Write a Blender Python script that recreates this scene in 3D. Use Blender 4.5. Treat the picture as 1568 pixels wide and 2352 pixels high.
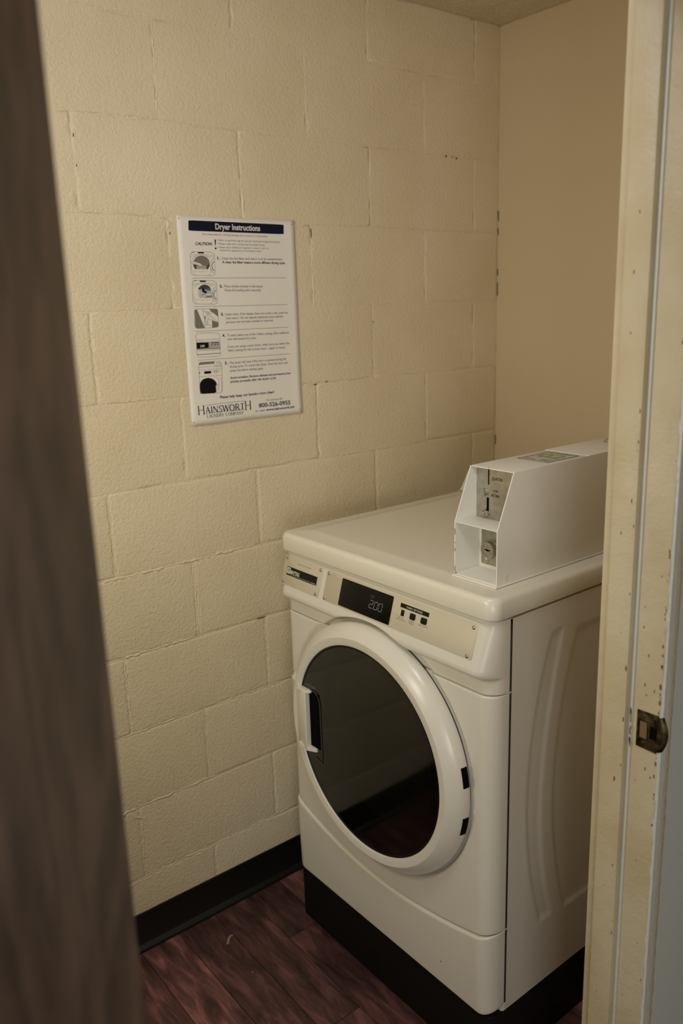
import bpy, bmesh, math, random
import numpy as np
from mathutils import Vector, Matrix
for o in list(bpy.data.objects): bpy.data.objects.remove(o)
S = bpy.context.scene
COL = S.collection
R = random.Random(7)

# ------------------------------------------------------------------ camera
YAW, PITCH, ROLL = 0.90597, -0.24115, -0.03204
fw = Vector((-math.sin(YAW)*math.cos(PITCH), math.cos(YAW)*math.cos(PITCH), math.sin(PITCH)))
rt = Vector((math.cos(YAW), math.sin(YAW), 0)); up = rt.cross(fw)
r2 = rt*math.cos(ROLL)+up*math.sin(ROLL); u2 = -rt*math.sin(ROLL)+up*math.cos(ROLL)
cd = bpy.data.cameras.new('camera'); cam = bpy.data.objects.new('camera', cd); COL.objects.link(cam)
M = Matrix((r2, u2, -fw)).transposed().to_4x4(); M.translation = Vector((1.79759, -0.72835, 1.61752)); cam.matrix_world = M
cd.sensor_fit = 'HORIZONTAL'; cd.sensor_width = 24; cd.lens = 1904.83/1568*24; cd.clip_start = 0.02
cd.dof.use_dof = True; cd.dof.focus_distance = 1.62; cd.dof.aperture_fstop = 4.0
S.camera = cam
# ------------------------------------------------------------------ world, lights, exposure
w = bpy.data.worlds.new('world'); S.world = w; w.use_nodes = True
w.node_tree.nodes['Background'].inputs[0].default_value = (0.55, 0.62, 0.75, 1)
w.node_tree.nodes['Background'].inputs[1].default_value = 0.0
S.view_settings.view_transform = 'Standard'; S.view_settings.look = 'None'; S.view_settings.gamma = 1
S.view_settings.use_curve_mapping = False; S.view_settings.exposure = 0.0
def area(name, loc, target, sx, sy, power, col):
    l = bpy.data.lights.new(name, 'AREA'); l.shape = 'RECTANGLE'; l.size = sx; l.size_y = sy; l.energy = power; l.color = col
    o = bpy.data.objects.new(name, l); COL.objects.link(o); o.location = loc
    o.rotation_euler = (Vector(target)-Vector(loc)).to_track_quat('-Z', 'Y').to_euler(); return o
HALL_X = 3.3; HALL_Y0 = -2.6; HALL_Y1 = 1.33
area('hall_window_light', (3.2, -1.6, 1.25), (1.2, -.1, 1.2), 0.9, 0.9, 18.8, (1.0, .985, .97))
area('closet_fill_light', (.80, -.70, 1.5), (.2, .1, .9), .3, .3, 3.7, (1.0, .97, .76))  # added fill brightening the lower left wall, no known lamp there
area('closet_ceiling_light', (1.04, -.3, 2.25), (0, -.1, 1.0), .3, .3, 5.8, (.92, .93, 1.0))

# ------------------------------------------------------------------ materials
def lin(c):
    return tuple(((v/255)/12.92 if v/255 <= .04045 else ((v/255+.055)/1.055)**2.4) for v in c)+(1,)
def mat(name, c, rough=.5, metal=0, spec=.5, coat=0):
    m = bpy.data.materials.new(name); m.use_nodes = True; b = m.node_tree.nodes['Principled BSDF']
    b.inputs['Base Color'].default_value = lin(c); b.inputs['Roughness'].default_value = rough
    b.inputs['Metallic'].default_value = metal; b.inputs['Specular IOR Level'].default_value = spec
    b.inputs['Coat Weight'].default_value = coat; b.inputs['Coat Roughness'].default_value = .16 if coat < .5 else .33
    return m
def N(m, t, **k):
    n = m.node_tree.nodes.new(t)
    for a, v in k.items():
        if hasattr(n, a) and not a[0].isupper(): setattr(n, a, v)
        else: n.inputs[a.replace('_', ' ')].default_value = v
    return n
def L(m, a, ao, b, bi): m.node_tree.links.new(a.outputs[ao], b.inputs[bi])
def bumpy(m, layers, strength=1.0):
    """layers: (scale, amplitude in metres, detail)"""
    geo = N(m, 'ShaderNodeNewGeometry'); b = m.node_tree.nodes['Principled BSDF']; prev = None
    for sc, amp, det in layers:
        n = N(m, 'ShaderNodeTexNoise', Scale=sc, Detail=det, Roughness=.55); L(m, geo, 'Position', n, 'Vector')
        bp = N(m, 'ShaderNodeBump', Strength=strength, Distance=amp); L(m, n, 'Fac', bp, 'Height')
        if prev: L(m, prev, 'Normal', bp, 'Normal')
        prev = bp
    L(m, prev, 'Normal', b, 'Normal')
def vary(m, c1, c2, scale, detail=3, lo=.35, hi=.65, coord='Position', sc3=None):
    b = m.node_tree.nodes['Principled BSDF']
    geo = N(m, 'ShaderNodeNewGeometry'); n = N(m, 'ShaderNodeTexNoise', Scale=scale, Detail=detail)
    if sc3:
        mp = N(m, 'ShaderNodeMapping'); mp.inputs['Scale'].default_value = sc3; L(m, geo, 'Position', mp, 'Vector'); L(m, mp, 'Vector', n, 'Vector')
    else: L(m, geo, 'Position', n, 'Vector')
    cr = N(m, 'ShaderNodeValToRGB'); cr.color_ramp.elements[0].position = lo; cr.color_ramp.elements[1].position = hi
    cr.color_ramp.elements[0].color = lin(c1); cr.color_ramp.elements[1].color = lin(c2)
    L(m, n, 'Fac', cr, 'Fac'); L(m, cr, 'Color', b, 'Base Color'); return cr
m_block = mat('painted block', (228, 213, 176), .42, spec=.5)
vary(m_block, (228, 212, 176), (236, 221, 188), 3)
bumpy(m_block, [(14, .0015, 2), (120, .0026, 2), (280, .0018, 3)], .75)
m_wall = mat('painted plasterboard', (222, 203, 168), .55, spec=.35)
bumpy(m_wall, [(3, .004, 2), (260, .0004, 2)], .6)
m_ceil = mat('textured ceiling', (222, 208, 182), .8, spec=.2)
bumpy(m_ceil, [(90, .006, 3), (300, .002, 2)], .9)
m_hall = mat('hall wall paint', (214, 214, 206), .6, spec=.3)
bumpy(m_hall, [(200, .0008, 2)], .6)
m_white = mat('white enamel', (224, 219, 206), .3, spec=.5, coat=.15)
m_lid = mat('white lid enamel', (232, 226, 208), .3, spec=.5, coat=.15)
bumpy(m_lid, [(900, .00008, 2)], .5)
m_coin = mat('powder coated steel', (234, 230, 218), .38, spec=.45)
m_black = mat('black plastic', (12, 12, 13), .45, spec=.3)
m_base = mat('black plinth', (14, 13, 12), .6, spec=.25)
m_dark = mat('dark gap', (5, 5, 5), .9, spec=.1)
m_rubber = mat('black cove base', (20, 19, 17), .4, spec=.5)
m_plate = mat('control plate', (206, 197, 174), .38, metal=.12)
m_steel = mat('brushed steel', (178, 172, 158), .36, metal=.75)
vary(m_steel, (168, 163, 150), (186, 181, 168), 90, 4)
m_chrome = mat('screw metal', (190, 186, 176), .22, metal=1)
m_bronze = mat('worn bronze', (70, 58, 40), .42, metal=.75)
vary(m_bronze, (30, 24, 16), (112, 96, 66), 90, 5, .35, .7)
m_ink = mat('navy ink', (16, 22, 44), .6, spec=.2)
m_ink2 = mat('grey ink', (104, 103, 104), .6, spec=.2)
m_grey = mat('mid grey print', (128, 122, 110), .6, spec=.2)
m_lgrey = mat('light grey print', (180, 175, 162), .6, spec=.2)
m_dgrey = mat('dark grey print', (72, 70, 66), .6, spec=.2)
m_blue = mat('slate blue print', (96, 112, 140), .6, spec=.2)
m_print = mat('black ink', (14, 14, 18), .55, spec=.2)
m_paper = mat('poster paper', (242, 236, 224), .45, spec=.4)
m_paperink = mat('white print', (226, 220, 206), .5, spec=.3)
m_green = mat('green print', (150, 176, 110), .5)
m_sticker = mat('sticker paper', (200, 202, 190), .4)
m_lcd = mat('display window', (7, 7, 7), .22, spec=.22)
m_seg = mat('lit display digits', (150, 154, 158), .5)
b = m_seg.node_tree.nodes['Principled BSDF']; b.inputs['Emission Color'].default_value = (.75, .8, .85, 1); b.inputs['Emission Strength'].default_value = .05
m_label = mat('printed lettering grey', (104, 98, 86), .6)
m_chip = mat('bare dark hole', (66, 54, 40), .9, spec=.1)
m_jamb = mat('painted door frame', (222, 208, 174), .42, spec=.45)
vary(m_jamb, (200, 184, 149), (210, 197, 167), 9, 4)
bumpy(m_jamb, [(30, .003, 3), (170, .0012, 3)], .5)
m_jamb2 = mat('painted frame edge', (220, 218, 206), .4, spec=.45)
bumpy(m_jamb2, [(60, .003, 3)], .5)
m_grime = mat('scuffed grime', (126, 102, 76), .7, spec=.2)
m_caulk = mat('rough caulk', (206, 190, 162), .7)
bumpy(m_caulk, [(120, .004, 3)], .8)
# glass of the dryer door
m_glass = bpy.data.materials.new('tinted glass'); m_glass.use_nodes = True
nt = m_glass.node_tree; nt.nodes.clear()
out = N(m_glass, 'ShaderNodeOutputMaterial'); mx = N(m_glass, 'ShaderNodeMixShader'); tr = N(m_glass, 'ShaderNodeBsdfTransparent'); gl = N(m_glass, 'ShaderNodeBsdfGlossy', Roughness=.07)
tr.inputs[0].default_value = (.22, .21, .19, 1); gl.inputs[0].default_value = (.86, .92, 1.0, 1)
fr = N(m_glass, 'ShaderNodeFresnel', IOR=1.85); L(m_glass, fr, 0, mx, 0); L(m_glass, tr, 0, mx, 1); L(m_glass, gl, 0, mx, 2); L(m_glass, mx, 0, out, 0)
m_drum = mat('drum enamel', (150, 146, 134), .4)
# floor plank: colour differs from plank to plank, grain runs along x
m_plank = mat('vinyl plank', (74, 46, 40), .42, spec=.4)
b = m_plank.node_tree.nodes['Principled BSDF']
geo = N(m_plank, 'ShaderNodeNewGeometry'); oi = N(m_plank, 'ShaderNodeObjectInfo')
add = N(m_plank, 'ShaderNodeVectorMath', operation='MULTIPLY_ADD'); L(m_plank, oi, 'Random', add, 0); add.inputs[1].default_value = (7, 13, 3); L(m_plank, geo, 'Position', add, 2)
mp = N(m_plank, 'ShaderNodeMapping'); mp.inputs['Scale'].default_value = (1.6, 7, 1); L(m_plank, add, 0, mp, 'Vector')
n1 = N(m_plank, 'ShaderNodeTexNoise', Scale=4.5, Detail=6, Roughness=.62, Distortion=.5); L(m_plank, mp, 0, n1, 'Vector')
mp2 = N(m_plank, 'ShaderNodeMapping'); mp2.inputs['Scale'].default_value = (6, 90, 1); L(m_plank, add, 0, mp2, 'Vector')
n2 = N(m_plank, 'ShaderNodeTexNoise', Scale=2.4, Detail=5); L(m_plank, mp2, 0, n2, 'Vector')
cr = N(m_plank, 'ShaderNodeValToRGB'); L(m_plank, n1, 'Fac', cr, 'Fac')
cr.color_ramp.elements[0].position = .33; cr.color_ramp.elements[1].position = .68
cr.color_ramp.elements[0].color = lin((60, 38, 36)); cr.color_ramp.elements[1].color = lin((150, 100, 96))
e = cr.color_ramp.elements.new(.5); e.color = lin((100, 67, 65))
mm = N(m_plank, 'ShaderNodeMix', data_type='RGBA', blend_type='MULTIPLY'); mm.inputs[0].default_value = .45
cr2 = N(m_plank, 'ShaderNodeValToRGB'); cr2.color_ramp.elements[0].color = (.45, .45, .45, 1); cr2.color_ramp.elements[0].position = .3; cr2.color_ramp.elements[1].position = .6
L(m_plank, n2, 'Fac', cr2, 'Fac'); L(m_plank, cr, 'Color', mm, 6); L(m_plank, cr2, 'Color', mm, 7)
hs = N(m_plank, 'ShaderNodeHueSaturation'); mr = N(m_plank, 'ShaderNodeMapRange'); mr.inputs[3].default_value = .62; mr.inputs[4].default_value = 1.35
L(m_plank, oi, 'Random', mr, 0); L(m_plank, mr, 0, hs, 'Value'); L(m_plank, mm, 2, hs, 'Color'); L(m_plank, hs, 0, b, 'Base Color')
bp = N(m_plank, 'ShaderNodeBump', Strength=.4, Distance=.0008); L(m_plank, n2, 'Fac', bp, 'Height'); L(m_plank, bp, 0, b, 'Normal')
# dark stained door veneer
m_wood = mat('stained veneer', (92, 66, 50), .34, spec=.5, coat=.6)
b = m_wood.node_tree.nodes['Principled BSDF']; geo = N(m_wood, 'ShaderNodeNewGeometry')
mp = N(m_wood, 'ShaderNodeMapping'); mp.inputs['Scale'].default_value = (3.2, 3.2, 1.0); L(m_wood, geo, 'Position', mp, 'Vector')
n0 = N(m_wood, 'ShaderNodeTexNoise', Scale=3.2, Detail=3, Distortion=.6); L(m_wood, mp, 0, n0, 'Vector')
wv = N(m_wood, 'ShaderNodeMath', operation='MULTIPLY'); wv.inputs[1].default_value = 34; L(m_wood, n0, 'Fac', wv, 0)
sn = N(m_wood, 'ShaderNodeMath', operation='SINE'); L(m_wood, wv, 0, sn, 0)
n3 = N(m_wood, 'ShaderNodeTexNoise', Scale=9, Detail=5); L(m_wood, mp, 0, n3, 'Vector')
ma = N(m_wood, 'ShaderNodeMath', operation='MULTIPLY_ADD'); ma.inputs[1].default_value = .09; L(m_wood, sn, 0, ma, 0); L(m_wood, n3, 'Fac', ma, 2)
cr = N(m_wood, 'ShaderNodeValToRGB'); L(m_wood, ma, 0, cr, 'Fac')
cr.color_ramp.elements[0].position = .28; cr.color_ramp.elements[1].position = .74
cr.color_ramp.elements[0].color = lin((80, 62, 51)); cr.color_ramp.elements[1].color = lin((132, 104, 88)); L(m_wood, cr, 0, b, 'Base Color')

# ------------------------------------------------------------------ helpers
def tag(o, label=None, cat=None, group=None, kind=None):
    if label: o['label'] = label
    if cat: o['category'] = cat
    if group: o['group'] = group
    if kind: o['kind'] = kind
    return o
def link(name, me, m, parent=None, smooth=None):
    o = bpy.data.objects.new(name, me); COL.objects.link(o)
    if m:
        me.materials.clear(); me.materials.append(m)
    if parent: o.parent = parent; o.matrix_parent_inverse = Matrix.Translation(-Vector(parent.location)) if parent.type == 'EMPTY' else Matrix()
    if smooth is not None:
        me.shade_smooth()
        if smooth < 3.1: me.set_sharp_from_angle(angle=smooth)
    return o
def raw(name, vs, fs, m, parent=None, smooth=None):
    me = bpy.data.meshes.new(name); me.from_pydata([tuple(v) for v in vs], [], fs); me.validate(); me.update()
    bm = bmesh.new(); bm.from_mesh(me); bmesh.ops.remove_doubles(bm, verts=bm.verts, dist=1e-7); bm.to_mesh(me); bm.free()
    return link(name, me, m, parent, smooth)
def boxbm(boxes, bevel=0, seg=2):
    bm = bmesh.new()
    for (x0, x1, y0, y1, z0, z1) in boxes:
        r = bmesh.ops.create_cube(bm, size=1)
        bmesh.ops.scale(bm, vec=(x1-x0, y1-y0, z1-z0), verts=r['verts']); bmesh.ops.translate(bm, vec=((x0+x1)/2, (y0+y1)/2, (z0+z1)/2), verts=r['verts'])
    if bevel: bmesh.ops.bevel(bm, geom=bm.edges[:], offset=bevel, segments=seg, profile=.5, affect='EDGES')
    return bm
def fin(name, bm, m, parent=None, smooth=.6):
    bmesh.ops.recalc_face_normals(bm, faces=bm.faces)
    me = bpy.data.meshes.new(name); bm.to_mesh(me); bm.free(); return link(name, me, m, parent, smooth)
def box(name, b, m, parent=None, bevel=0, seg=2): return fin(name, boxbm([b], bevel, seg), m, parent)
def boxes(name, bs, m, parent=None, bevel=0): return fin(name, boxbm(bs, bevel), m, parent)
def empty(name, loc):
    o = bpy.data.objects.new(name, None); COL.objects.link(o); o.location = loc; o.empty_display_size = .1; return o
def lathe(prof, n, axis_o, axis='y'):
    """prof (radius, along); returns verts, faces. axis y or z or tuple frame"""
    vs, fs = [], []
    for r, a in prof:
        for k in range(n):
            t = 2*math.pi*k/n; c, s = r*math.cos(t), r*math.sin(t)
            if axis == 'y': vs.append((axis_o[0]+c, axis_o[1]+a, axis_o[2]+s))
            elif axis == 'z': vs.append((axis_o[0]+c, axis_o[1]+s, axis_o[2]+a))
            else: vs.append((axis_o[0]+a, axis_o[1]+c, axis_o[2]+s))
    for i in range(len(prof)-1):
        for k in range(n):
            k2 = (k+1) % n; fs.append((i*n+k, i*n+k2, (i+1)*n+k2, (i+1)*n+k))
    return vs, fs
def lathe_obj(name, prof, n, o, m, parent, axis='y', smooth=.6, cap0=False, cap1=False):
    vs, fs = lathe(prof, n, o, axis)
    if cap0: fs.append(tuple(range(n)))
    if cap1: fs.append(tuple(range((len(prof)-1)*n, len(prof)*n)))
    bm = bmesh.new(); bv = [bm.verts.new(v) for v in vs]
    for f in fs:
        try: bm.faces.new([bv[i] for i in f])
        except ValueError: pass
    bmesh.ops.remove_doubles(bm, verts=bm.verts, dist=1e-6)
    return fin(name, bm, m, parent, smooth)
def prism(name, pts, frame, depth, m, parent=None, bevel=0, smooth=.6):
    """pts 2D polygon; frame=(origin, ex, ey, en): polygon at origin, extruded depth along en"""
    o, ex, ey, en = [Vector(v) for v in frame]
    bm = bmesh.new(); a = [bm.verts.new(o+ex*p[0]+ey*p[1]) for p in pts]; c = [bm.verts.new(o+ex*p[0]+ey*p[1]+en*depth) for p in pts]
    n = len(pts); bm.faces.new(a); top = bm.faces.new(c)
    for i in range(n): bm.faces.new((a[i], a[(i+1) % n], c[(i+1) % n], c[i]))
    if bevel: bmesh.ops.bevel(bm, geom=list(top.edges), offset=bevel, segments=2, profile=.5, affect='EDGES')
    return fin(name, bm, m, parent, smooth)
def rrect(x0, y0, x1, y1, r, n=5):
    p = []
    for cx, cy, a0 in ((x1-r, y1-r, 0), (x0+r, y1-r, 90), (x0+r, y0+r, 180), (x1-r, y0+r, 270)):
        for k in range(n+1):
            t = math.radians(a0+90*k/n); p.append((cx+r*math.cos(t), cy+r*math.sin(t)))
    return p
# ---- lettering
_cap = {}
def text_tris(s, off=0):
    cu = bpy.data.curves.new('t', 'FONT'); cu.body = s; cu.size = 1; cu.resolution_u = 3; cu.offset = off
    ob = bpy.data.objects.new('t', cu); COL.objects.link(ob); bpy.context.view_layer.update()
    me = bpy.data.meshes.new_from_object(ob.evaluated_get(bpy.context.evaluated_depsgraph_get()))
    vs = np.array([v.co[:] for v in me.vertices]) if len(me.vertices) else np.zeros((0, 3)); fs = [tuple(p.vertices) for p in me.polygons]
    bpy.data.objects.remove(ob); bpy.data.curves.remove(cu); bpy.data.meshes.remove(me)
    return vs, fs
def textmesh(name, s, place, width, cap, m, parent, bold=0, shear=0, anchor='l'):
    """place(x, y) -> world point. width metres (None: natural), cap height metres"""
    if 'c' not in _cap: v, _ = text_tris('H'); _cap['c'] = v[:, 1].max()
    k = cap/_cap['c']; v, f = text_tris(s, min(.03, bold*.5/k)); x = v[:, 0]-v[:, 0].min(); y = v[:, 1]
    wn = x.max(); sx = k if width is None else width/wn
    W = wn*sx; ox = {'l': 0, 'c': -W/2, 'r': -W}[anchor]
    vs, fs = [], []
    for (dx, dy) in [(0, 0)]:
        b0 = len(vs)
        vs += [place(ox+a*sx+bb*k*shear+dx, bb*k+dy) for a, bb in zip(x, y)]; fs += [tuple(i+b0 for i in q) for q in f]
    me = bpy.data.meshes.new(name); me.from_pydata([tuple(q) for q in vs], [], fs); me.update()
    return link(name, me, m, parent)

# ================================================================== SETTING
CZ = 2.4016; BY = 1.328; WX0, WX1 = 1.13, 1.2325; YR = 0.272; YL = -0.535; HEAD = 2.06; FY = -0.80
B = .2032
# left wall of painted blocks
wl = box('wall_left', (-.12, -.0009, FY-.1, BY+.1, 0, CZ), m_block); tag(wl, kind='structure')
J = lambda i: (12-i)*B
def block(y0, y1, z0, z1):
    low = z0 < J(7)+.01
    g = .0018 if low else .0009; h = R.uniform(-.0003, .0005) if low else R.uniform(-.0002, .0002); k = 14
    def edge(a, b, fixed, hor):
        out = []
        for i in range(k):
            t = a+(b-a)*i/k; j = R.gauss(-.0004, .0013) if i else 0; j = max(-.0022, min(.0022, j))
            out.append((t, fixed+j) if hor else (fixed+j, t))
        return out
    Y0, Y1, Z0, Z1 = y0+g, y1-g, z0+g, z1-g
    f = edge(Y0, Y1, Z0, 1)+edge(Z0, Z1, Y1, 0)+edge(Y1, Y0, Z1, 1)+edge(Z1, Z0, Y0, 0)
    cy, cz = (y0+y1)/2, (z0+z1)/2; n = len(f)
    def ring(d, x): return [(x, cy+(p[0]-cy)*(1-d/((y1-y0)/2)), cz+(p[1]-cz)*(1-d/((z1-z0)/2))) for p in f]
    vs = ring(-.0012, -.0034)+ring(.0010, h-(.0006 if low else .0003))+ring(.0060 if low else .0075, h)
    fs = [(i+r*n, (i+1) % n+r*n, (i+1) % n+(r+1)*n, i+(r+1)*n) for r in (0, 1) for i in range(n)]+[tuple(range(2*n, 3*n))]
    raw('block', vs, fs, m_block, wl, .9)
for i in range(0, 12):
    z1 = min(CZ, (12-i)*B); z0 = (11-i)*B; par = i % 2
    for k in range(-3, 5):
        y0 = (2*k+par)*B; y1 = y0+2*B; y0 = max(y0, FY); y1 = min(y1, BY)
        if y1-y0 > .02: block(y0, y1, max(z0, 0), z1)
def ridge(pts, wd=.008, ht=.0028, name='paint_ridge'):
    vs, fs = [], []; P = []
    for (a, b2) in zip(pts[:-1], pts[1:]):
        n = max(2, int(math.hypot(b2[0]-a[0], b2[1]-a[1])/.006))
        P += [(a[0]+(b2[0]-a[0])*i/n, a[1]+(b2[1]-a[1])*i/n) for i in range(n)]
    P.append(pts[-1]); n = len(P); ph0 = R.uniform(0, 6)
    for i, (y, z) in enumerate(P):
        q = P[min(i+1, n-1)]; p = P[max(i-1, 0)]; d = Vector((q[0]-p[0], q[1]-p[1])).normalized(); nn = (-d.y, d.x)
        j = R.gauss(0, .0013); ww = wd*R.uniform(.45, 1.3)*(.3 if i in (0, n-1) else 1); hh = ht*R.uniform(.2, 1.1)*(.1 if i in (0, n-1) else 1)*max(.12, min(1, .65+.6*math.sin(i*.37+ph0)+.3*math.sin(i*1.13+ph0*2)))
        for s, x in ((-.5, -.0025), (-.22, hh*.8), (.15, hh), (.5, -.0025)): vs.append((x, y+nn[0]*(s*ww+j), z+nn[1]*(s*ww+j)))
    for i in range(n-1):
        for k in range(3): fs.append((i*4+k, i*4+k+1, i*4+k+5, i*4+k+4))
    raw(name, vs, fs, m_block, wl, 3.14)
ridge([(-.03, J(7)-.004), (.20, J(7)), (.385, J(7)+.004)], .010, .0034)
ridge([(.203, J(7)-.004), (.203, J(8)+.004)], .006, .0028); ridge([(.216, J(7)-.02), (.216, J(8))], .004, .0022)
ridge([(-.01, J(8)), (.198, J(8)+.002)], .010, .003)
ridge([(-.06, J(10)), (.10, J(10)+.001), (.222, J(10)+.001)], .010, .0036)
ridge([(-.06, J(9)), (.19, J(9)+.002)], .006, .0018); ridge([(.24, J(9)), (.45, J(9))], .005, .0014)
ridge([(-.07, J(11)+.002), (.20, J(11)+.002), (.45, J(11)+.005)], .005, .0018); ridge([(-.07, J(11)-.005), (.15, J(11)-.004), (.40, J(11)-.002)], .005, .0018)
ridge([(.03, J(5)+.002), (.17, J(5)+.004)], .004, .0016); ridge([(.65, J(6)), (1.02, J(6)-.002)], .006, .0020)
ridge([(0, J(2)), (.14, J(2)+.003)], .007, .0024); ridge([(.27, J(2)-.003), (.36, J(2)-.004)], .008, .0024)
ridge([(.203, J(2)+.02), (.203, J(1))], .006, .0026); ridge([(.165, J(1)+.012), (.19, J(1)+.008), (.203, J(1)-.01)], .005, .0022)
ridge([(.41, J(3)+.02), (.41, J(3)+.07)], .008, .0034); ridge([(.406, J(2)-.02), (.41, J(2)-.1)], .004, .002)
ridge([(.175, J(3)+.006), (.21, J(3)-.008), (.20, J(3)-.03)], .012, .0028); ridge([(.29, J(2)+.02), (.31, J(2)+.045)], .006, .0024)
ridge([(-.02, J(11)+.19), (.005, J(11)+.165), (.0, J(11)+.05)], .006, .0026)
ridge([(.0, J(8)-.01), (.005, J(9)+.01)], .005, .0020); ridge([(.203, J(9)-.01), (.206, J(10)+.01)], .004, .0016)
ridge([(.61, J(3)-.03), (.611, J(4)+.02)], .005, .0016); ridge([(1.016, J(3)-.01), (1.016, J(4)+.01)], .004, .0018)
ridge([(.812, J(4)-.01), (.812, J(5)+.01)], .004, .0018); ridge([(.61, J(1)-.0), (.61, J(2)+.02)], .005, .0018)
ridge([(1.016, J(1)-.02), (1.016, J(2)+.0)], .005, .0016); ridge([(1.05, J(2)), (1.27, J(2)-.002)], .006, .0016)
ridge([(.66, J(3)), (1.25, J(3)-.002)], .005, .0014); ridge([(.406, J(8)-.02), (.41, J(9)+.01)], .005, .002)
def chip(y0, y1, z0, z1):
    prism('paint_chip', [(0, .3), (.3, 0), (.8, .15), (1, .6), (.7, 1), (.2, .9)], ((.0006, y0, z0), (0, y1-y0, 0), (0, 0, z1-z0), (1, 0, 0)), .0006, m_chip, wl)
for c in ((.609, .6115, 1.792, 1.818), (.252, .255, .205, .208), (1.098, 1.104, J(2)-.006, J(2)), (1.14, 1.146, J(2)-.003, J(2)-.008), (.003, .005, 1.980, 1.988), (.004, .0055, 1.922, 1.928),
          (.60, .612, 1.42, 1.4225), (.64, .648, 1.424, 1.4265), (.812, .814, 1.575, 1.58), (.378, .41, .812, .8145), (.208, .210, 1.792, 1.798), (1.12, 1.13, J(2)-.004, J(2)-.001)): chip(*c)
# back wall, door wall, hidden front wall
wb = box('wall_back', (-.1, WX0, BY, BY+.1, 0, CZ), m_wall); tag(wb, kind='structure')
for z0, z1 in ((1.02, 1.05), (1.17, 1.2), (1.64, 1.68), (1.7, 1.72), (1.82, 1.84), (1.86, 1.89)):
    box('paint_gap', (.0005, .0025, BY-.001, BY+.001, z0, z1), m_chip, wb)
wf = box('wall_front', (-.1, WX0, FY-.1, FY, 0, CZ), m_wall); tag(wf, kind='structure')
wr = boxes('wall_right', [(WX0, WX1, YR+.03, HALL_Y1+.1, 0, CZ), (WX0, WX1, HALL_Y0, YL-.03, 0, CZ), (WX0, WX1, YL-.03, YR+.03, HEAD+.02, CZ)], m_hall); tag(wr, kind='structure')
o = box('wall_right_lining', (WX0-.003, WX0, YR+.03, BY, 0, CZ), m_wall, wr)
boxes('wall_hall', [(HALL_X, HALL_X+.1, HALL_Y0, -2.05, 0, CZ), (HALL_X, HALL_X+.1, -1.15, HALL_Y1, 0, CZ), (HALL_X, HALL_X+.1, -2.05, -1.15, 0, .8), (HALL_X, HALL_X+.1, -2.05, -1.15, 1.7, CZ)], m_hall)['kind'] = 'structure'
boxes('wall_hall_end', [(WX1, HALL_X, HALL_Y1, HALL_Y1+.1, 0, CZ)], m_hall)['kind'] = 'structure'
boxes('wall_hall_start', [(WX1, HALL_X, HALL_Y0-.1, HALL_Y0, 0, CZ)], m_hall)['kind'] = 'structure'
wn = boxes('window_1', [(HALL_X-.02, HALL_X+.06, -2.05, -2.01, .8, 1.7), (HALL_X-.02, HALL_X+.06, -1.19, -1.15, .8, 1.7), (HALL_X-.02, HALL_X+.06, -2.01, -1.19, .8, .84), (HALL_X-.02, HALL_X+.06, -2.01, -1.19, 1.66, 1.7)], m_hall); wn['kind'] = 'structure'
ceil = box('ceiling', (-.1, HALL_X+.1, HALL_Y0-.1, BY+.1, CZ, CZ+.1), m_ceil); tag(ceil, kind='structure')
# textured relief of the ceiling inside the closet
nx, ny = 90, 110; vs, fs = [], []
for j in range(ny+1):
    for i in range(nx+1):
        e = min(i, nx-i, j, ny-j); vs.append((i*WX0/nx, .2+j*(BY-.2)/ny, CZ-.0005-(abs(R.gauss(0, .0016)) if e > 0 else 0)))
for j in range(ny):
    for i in range(nx): a = j*(nx+1)+i; fs.append((a, a+nx+1, a+nx+2, a+1))
raw('ceiling_texture', vs, fs, m_ceil, ceil, 3.14)['kind'] = 'stuff'
# floor and planks
fl = box('floor', (-.1, HALL_X+.1, HALL_Y0-.1, BY+.1, -.1, -.003), m_dark); tag(fl, kind='structure')
PW = .1085; rows = range(-8, 13)
ends = {2: .512, 1: .95, 0: .74, 3: .22, -1: .35, 4: .9}
for r in rows:
    y0 = -.0385+PW*(r); y1 = y0+PW
    if y1 < FY-.0 or y0 > BY: continue
    y0c, y1c = max(y0, FY), min(y1, BY)
    e0 = ends.get(r, R.uniform(.15, .85)); cuts = [0, e0, min(e0+.92, 2.3), 2.35]
    for a, b2 in zip(cuts[:-1], cuts[1:]):
        if b2-a < .03: continue
        if b2 > WX0 and not (y0c > YL and y1c < YR+.1): b2 = min(b2, WX0+.05)
        if a >= b2-.02: continue
        g = .0007; bm = boxbm([(a+g, b2-g, y0c+g, y1c-g, -.004, 0)]); bmesh.ops.bevel(bm, geom=[e for e in bm.edges if all(v.co.z > -.001 for v in e.verts)], offset=.0009, segments=1, affect='EDGES')
        fin('plank', bm, m_plank, fl, None)
# cove baseboards
def cove(name, y0, y1, parent=None):
    prof = [(0, .106), (.002, .107), (.0035, .105), (.0035, .0165), (.0045, .0150), (.0145, .0085), (.0158, .0065), (.016, 0), (0, 0)]
    o = prism(name, [(-p[0], p[1]) for p in prof], ((0, y0, 0), (-1, 0, 0), (0, 0, 1), (0, 1, 0)), y1-y0, m_rubber)
    return tag(o, kind='structure')
bl = cove('baseboard_left', FY, BY)
prof = [(0, .106), (.0035, .105), (.0035, .0165), (.0045, .0150), (.0145, .0085), (.0158, .0065), (.016, 0), (0, 0)]
o = prism('baseboard_back', prof, ((.016, BY, 0), (0, -1, 0), (0, 0, 1), (1, 0, 0)), WX0-.02, m_rubber); tag(o, kind='structure')
o = prism('baseboard_front', prof, ((.016, FY, 0), (0, 1, 0), (0, 0, 1), (1, 0, 0)), WX0-.02, m_rubber); tag(o, kind='structure')

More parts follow.
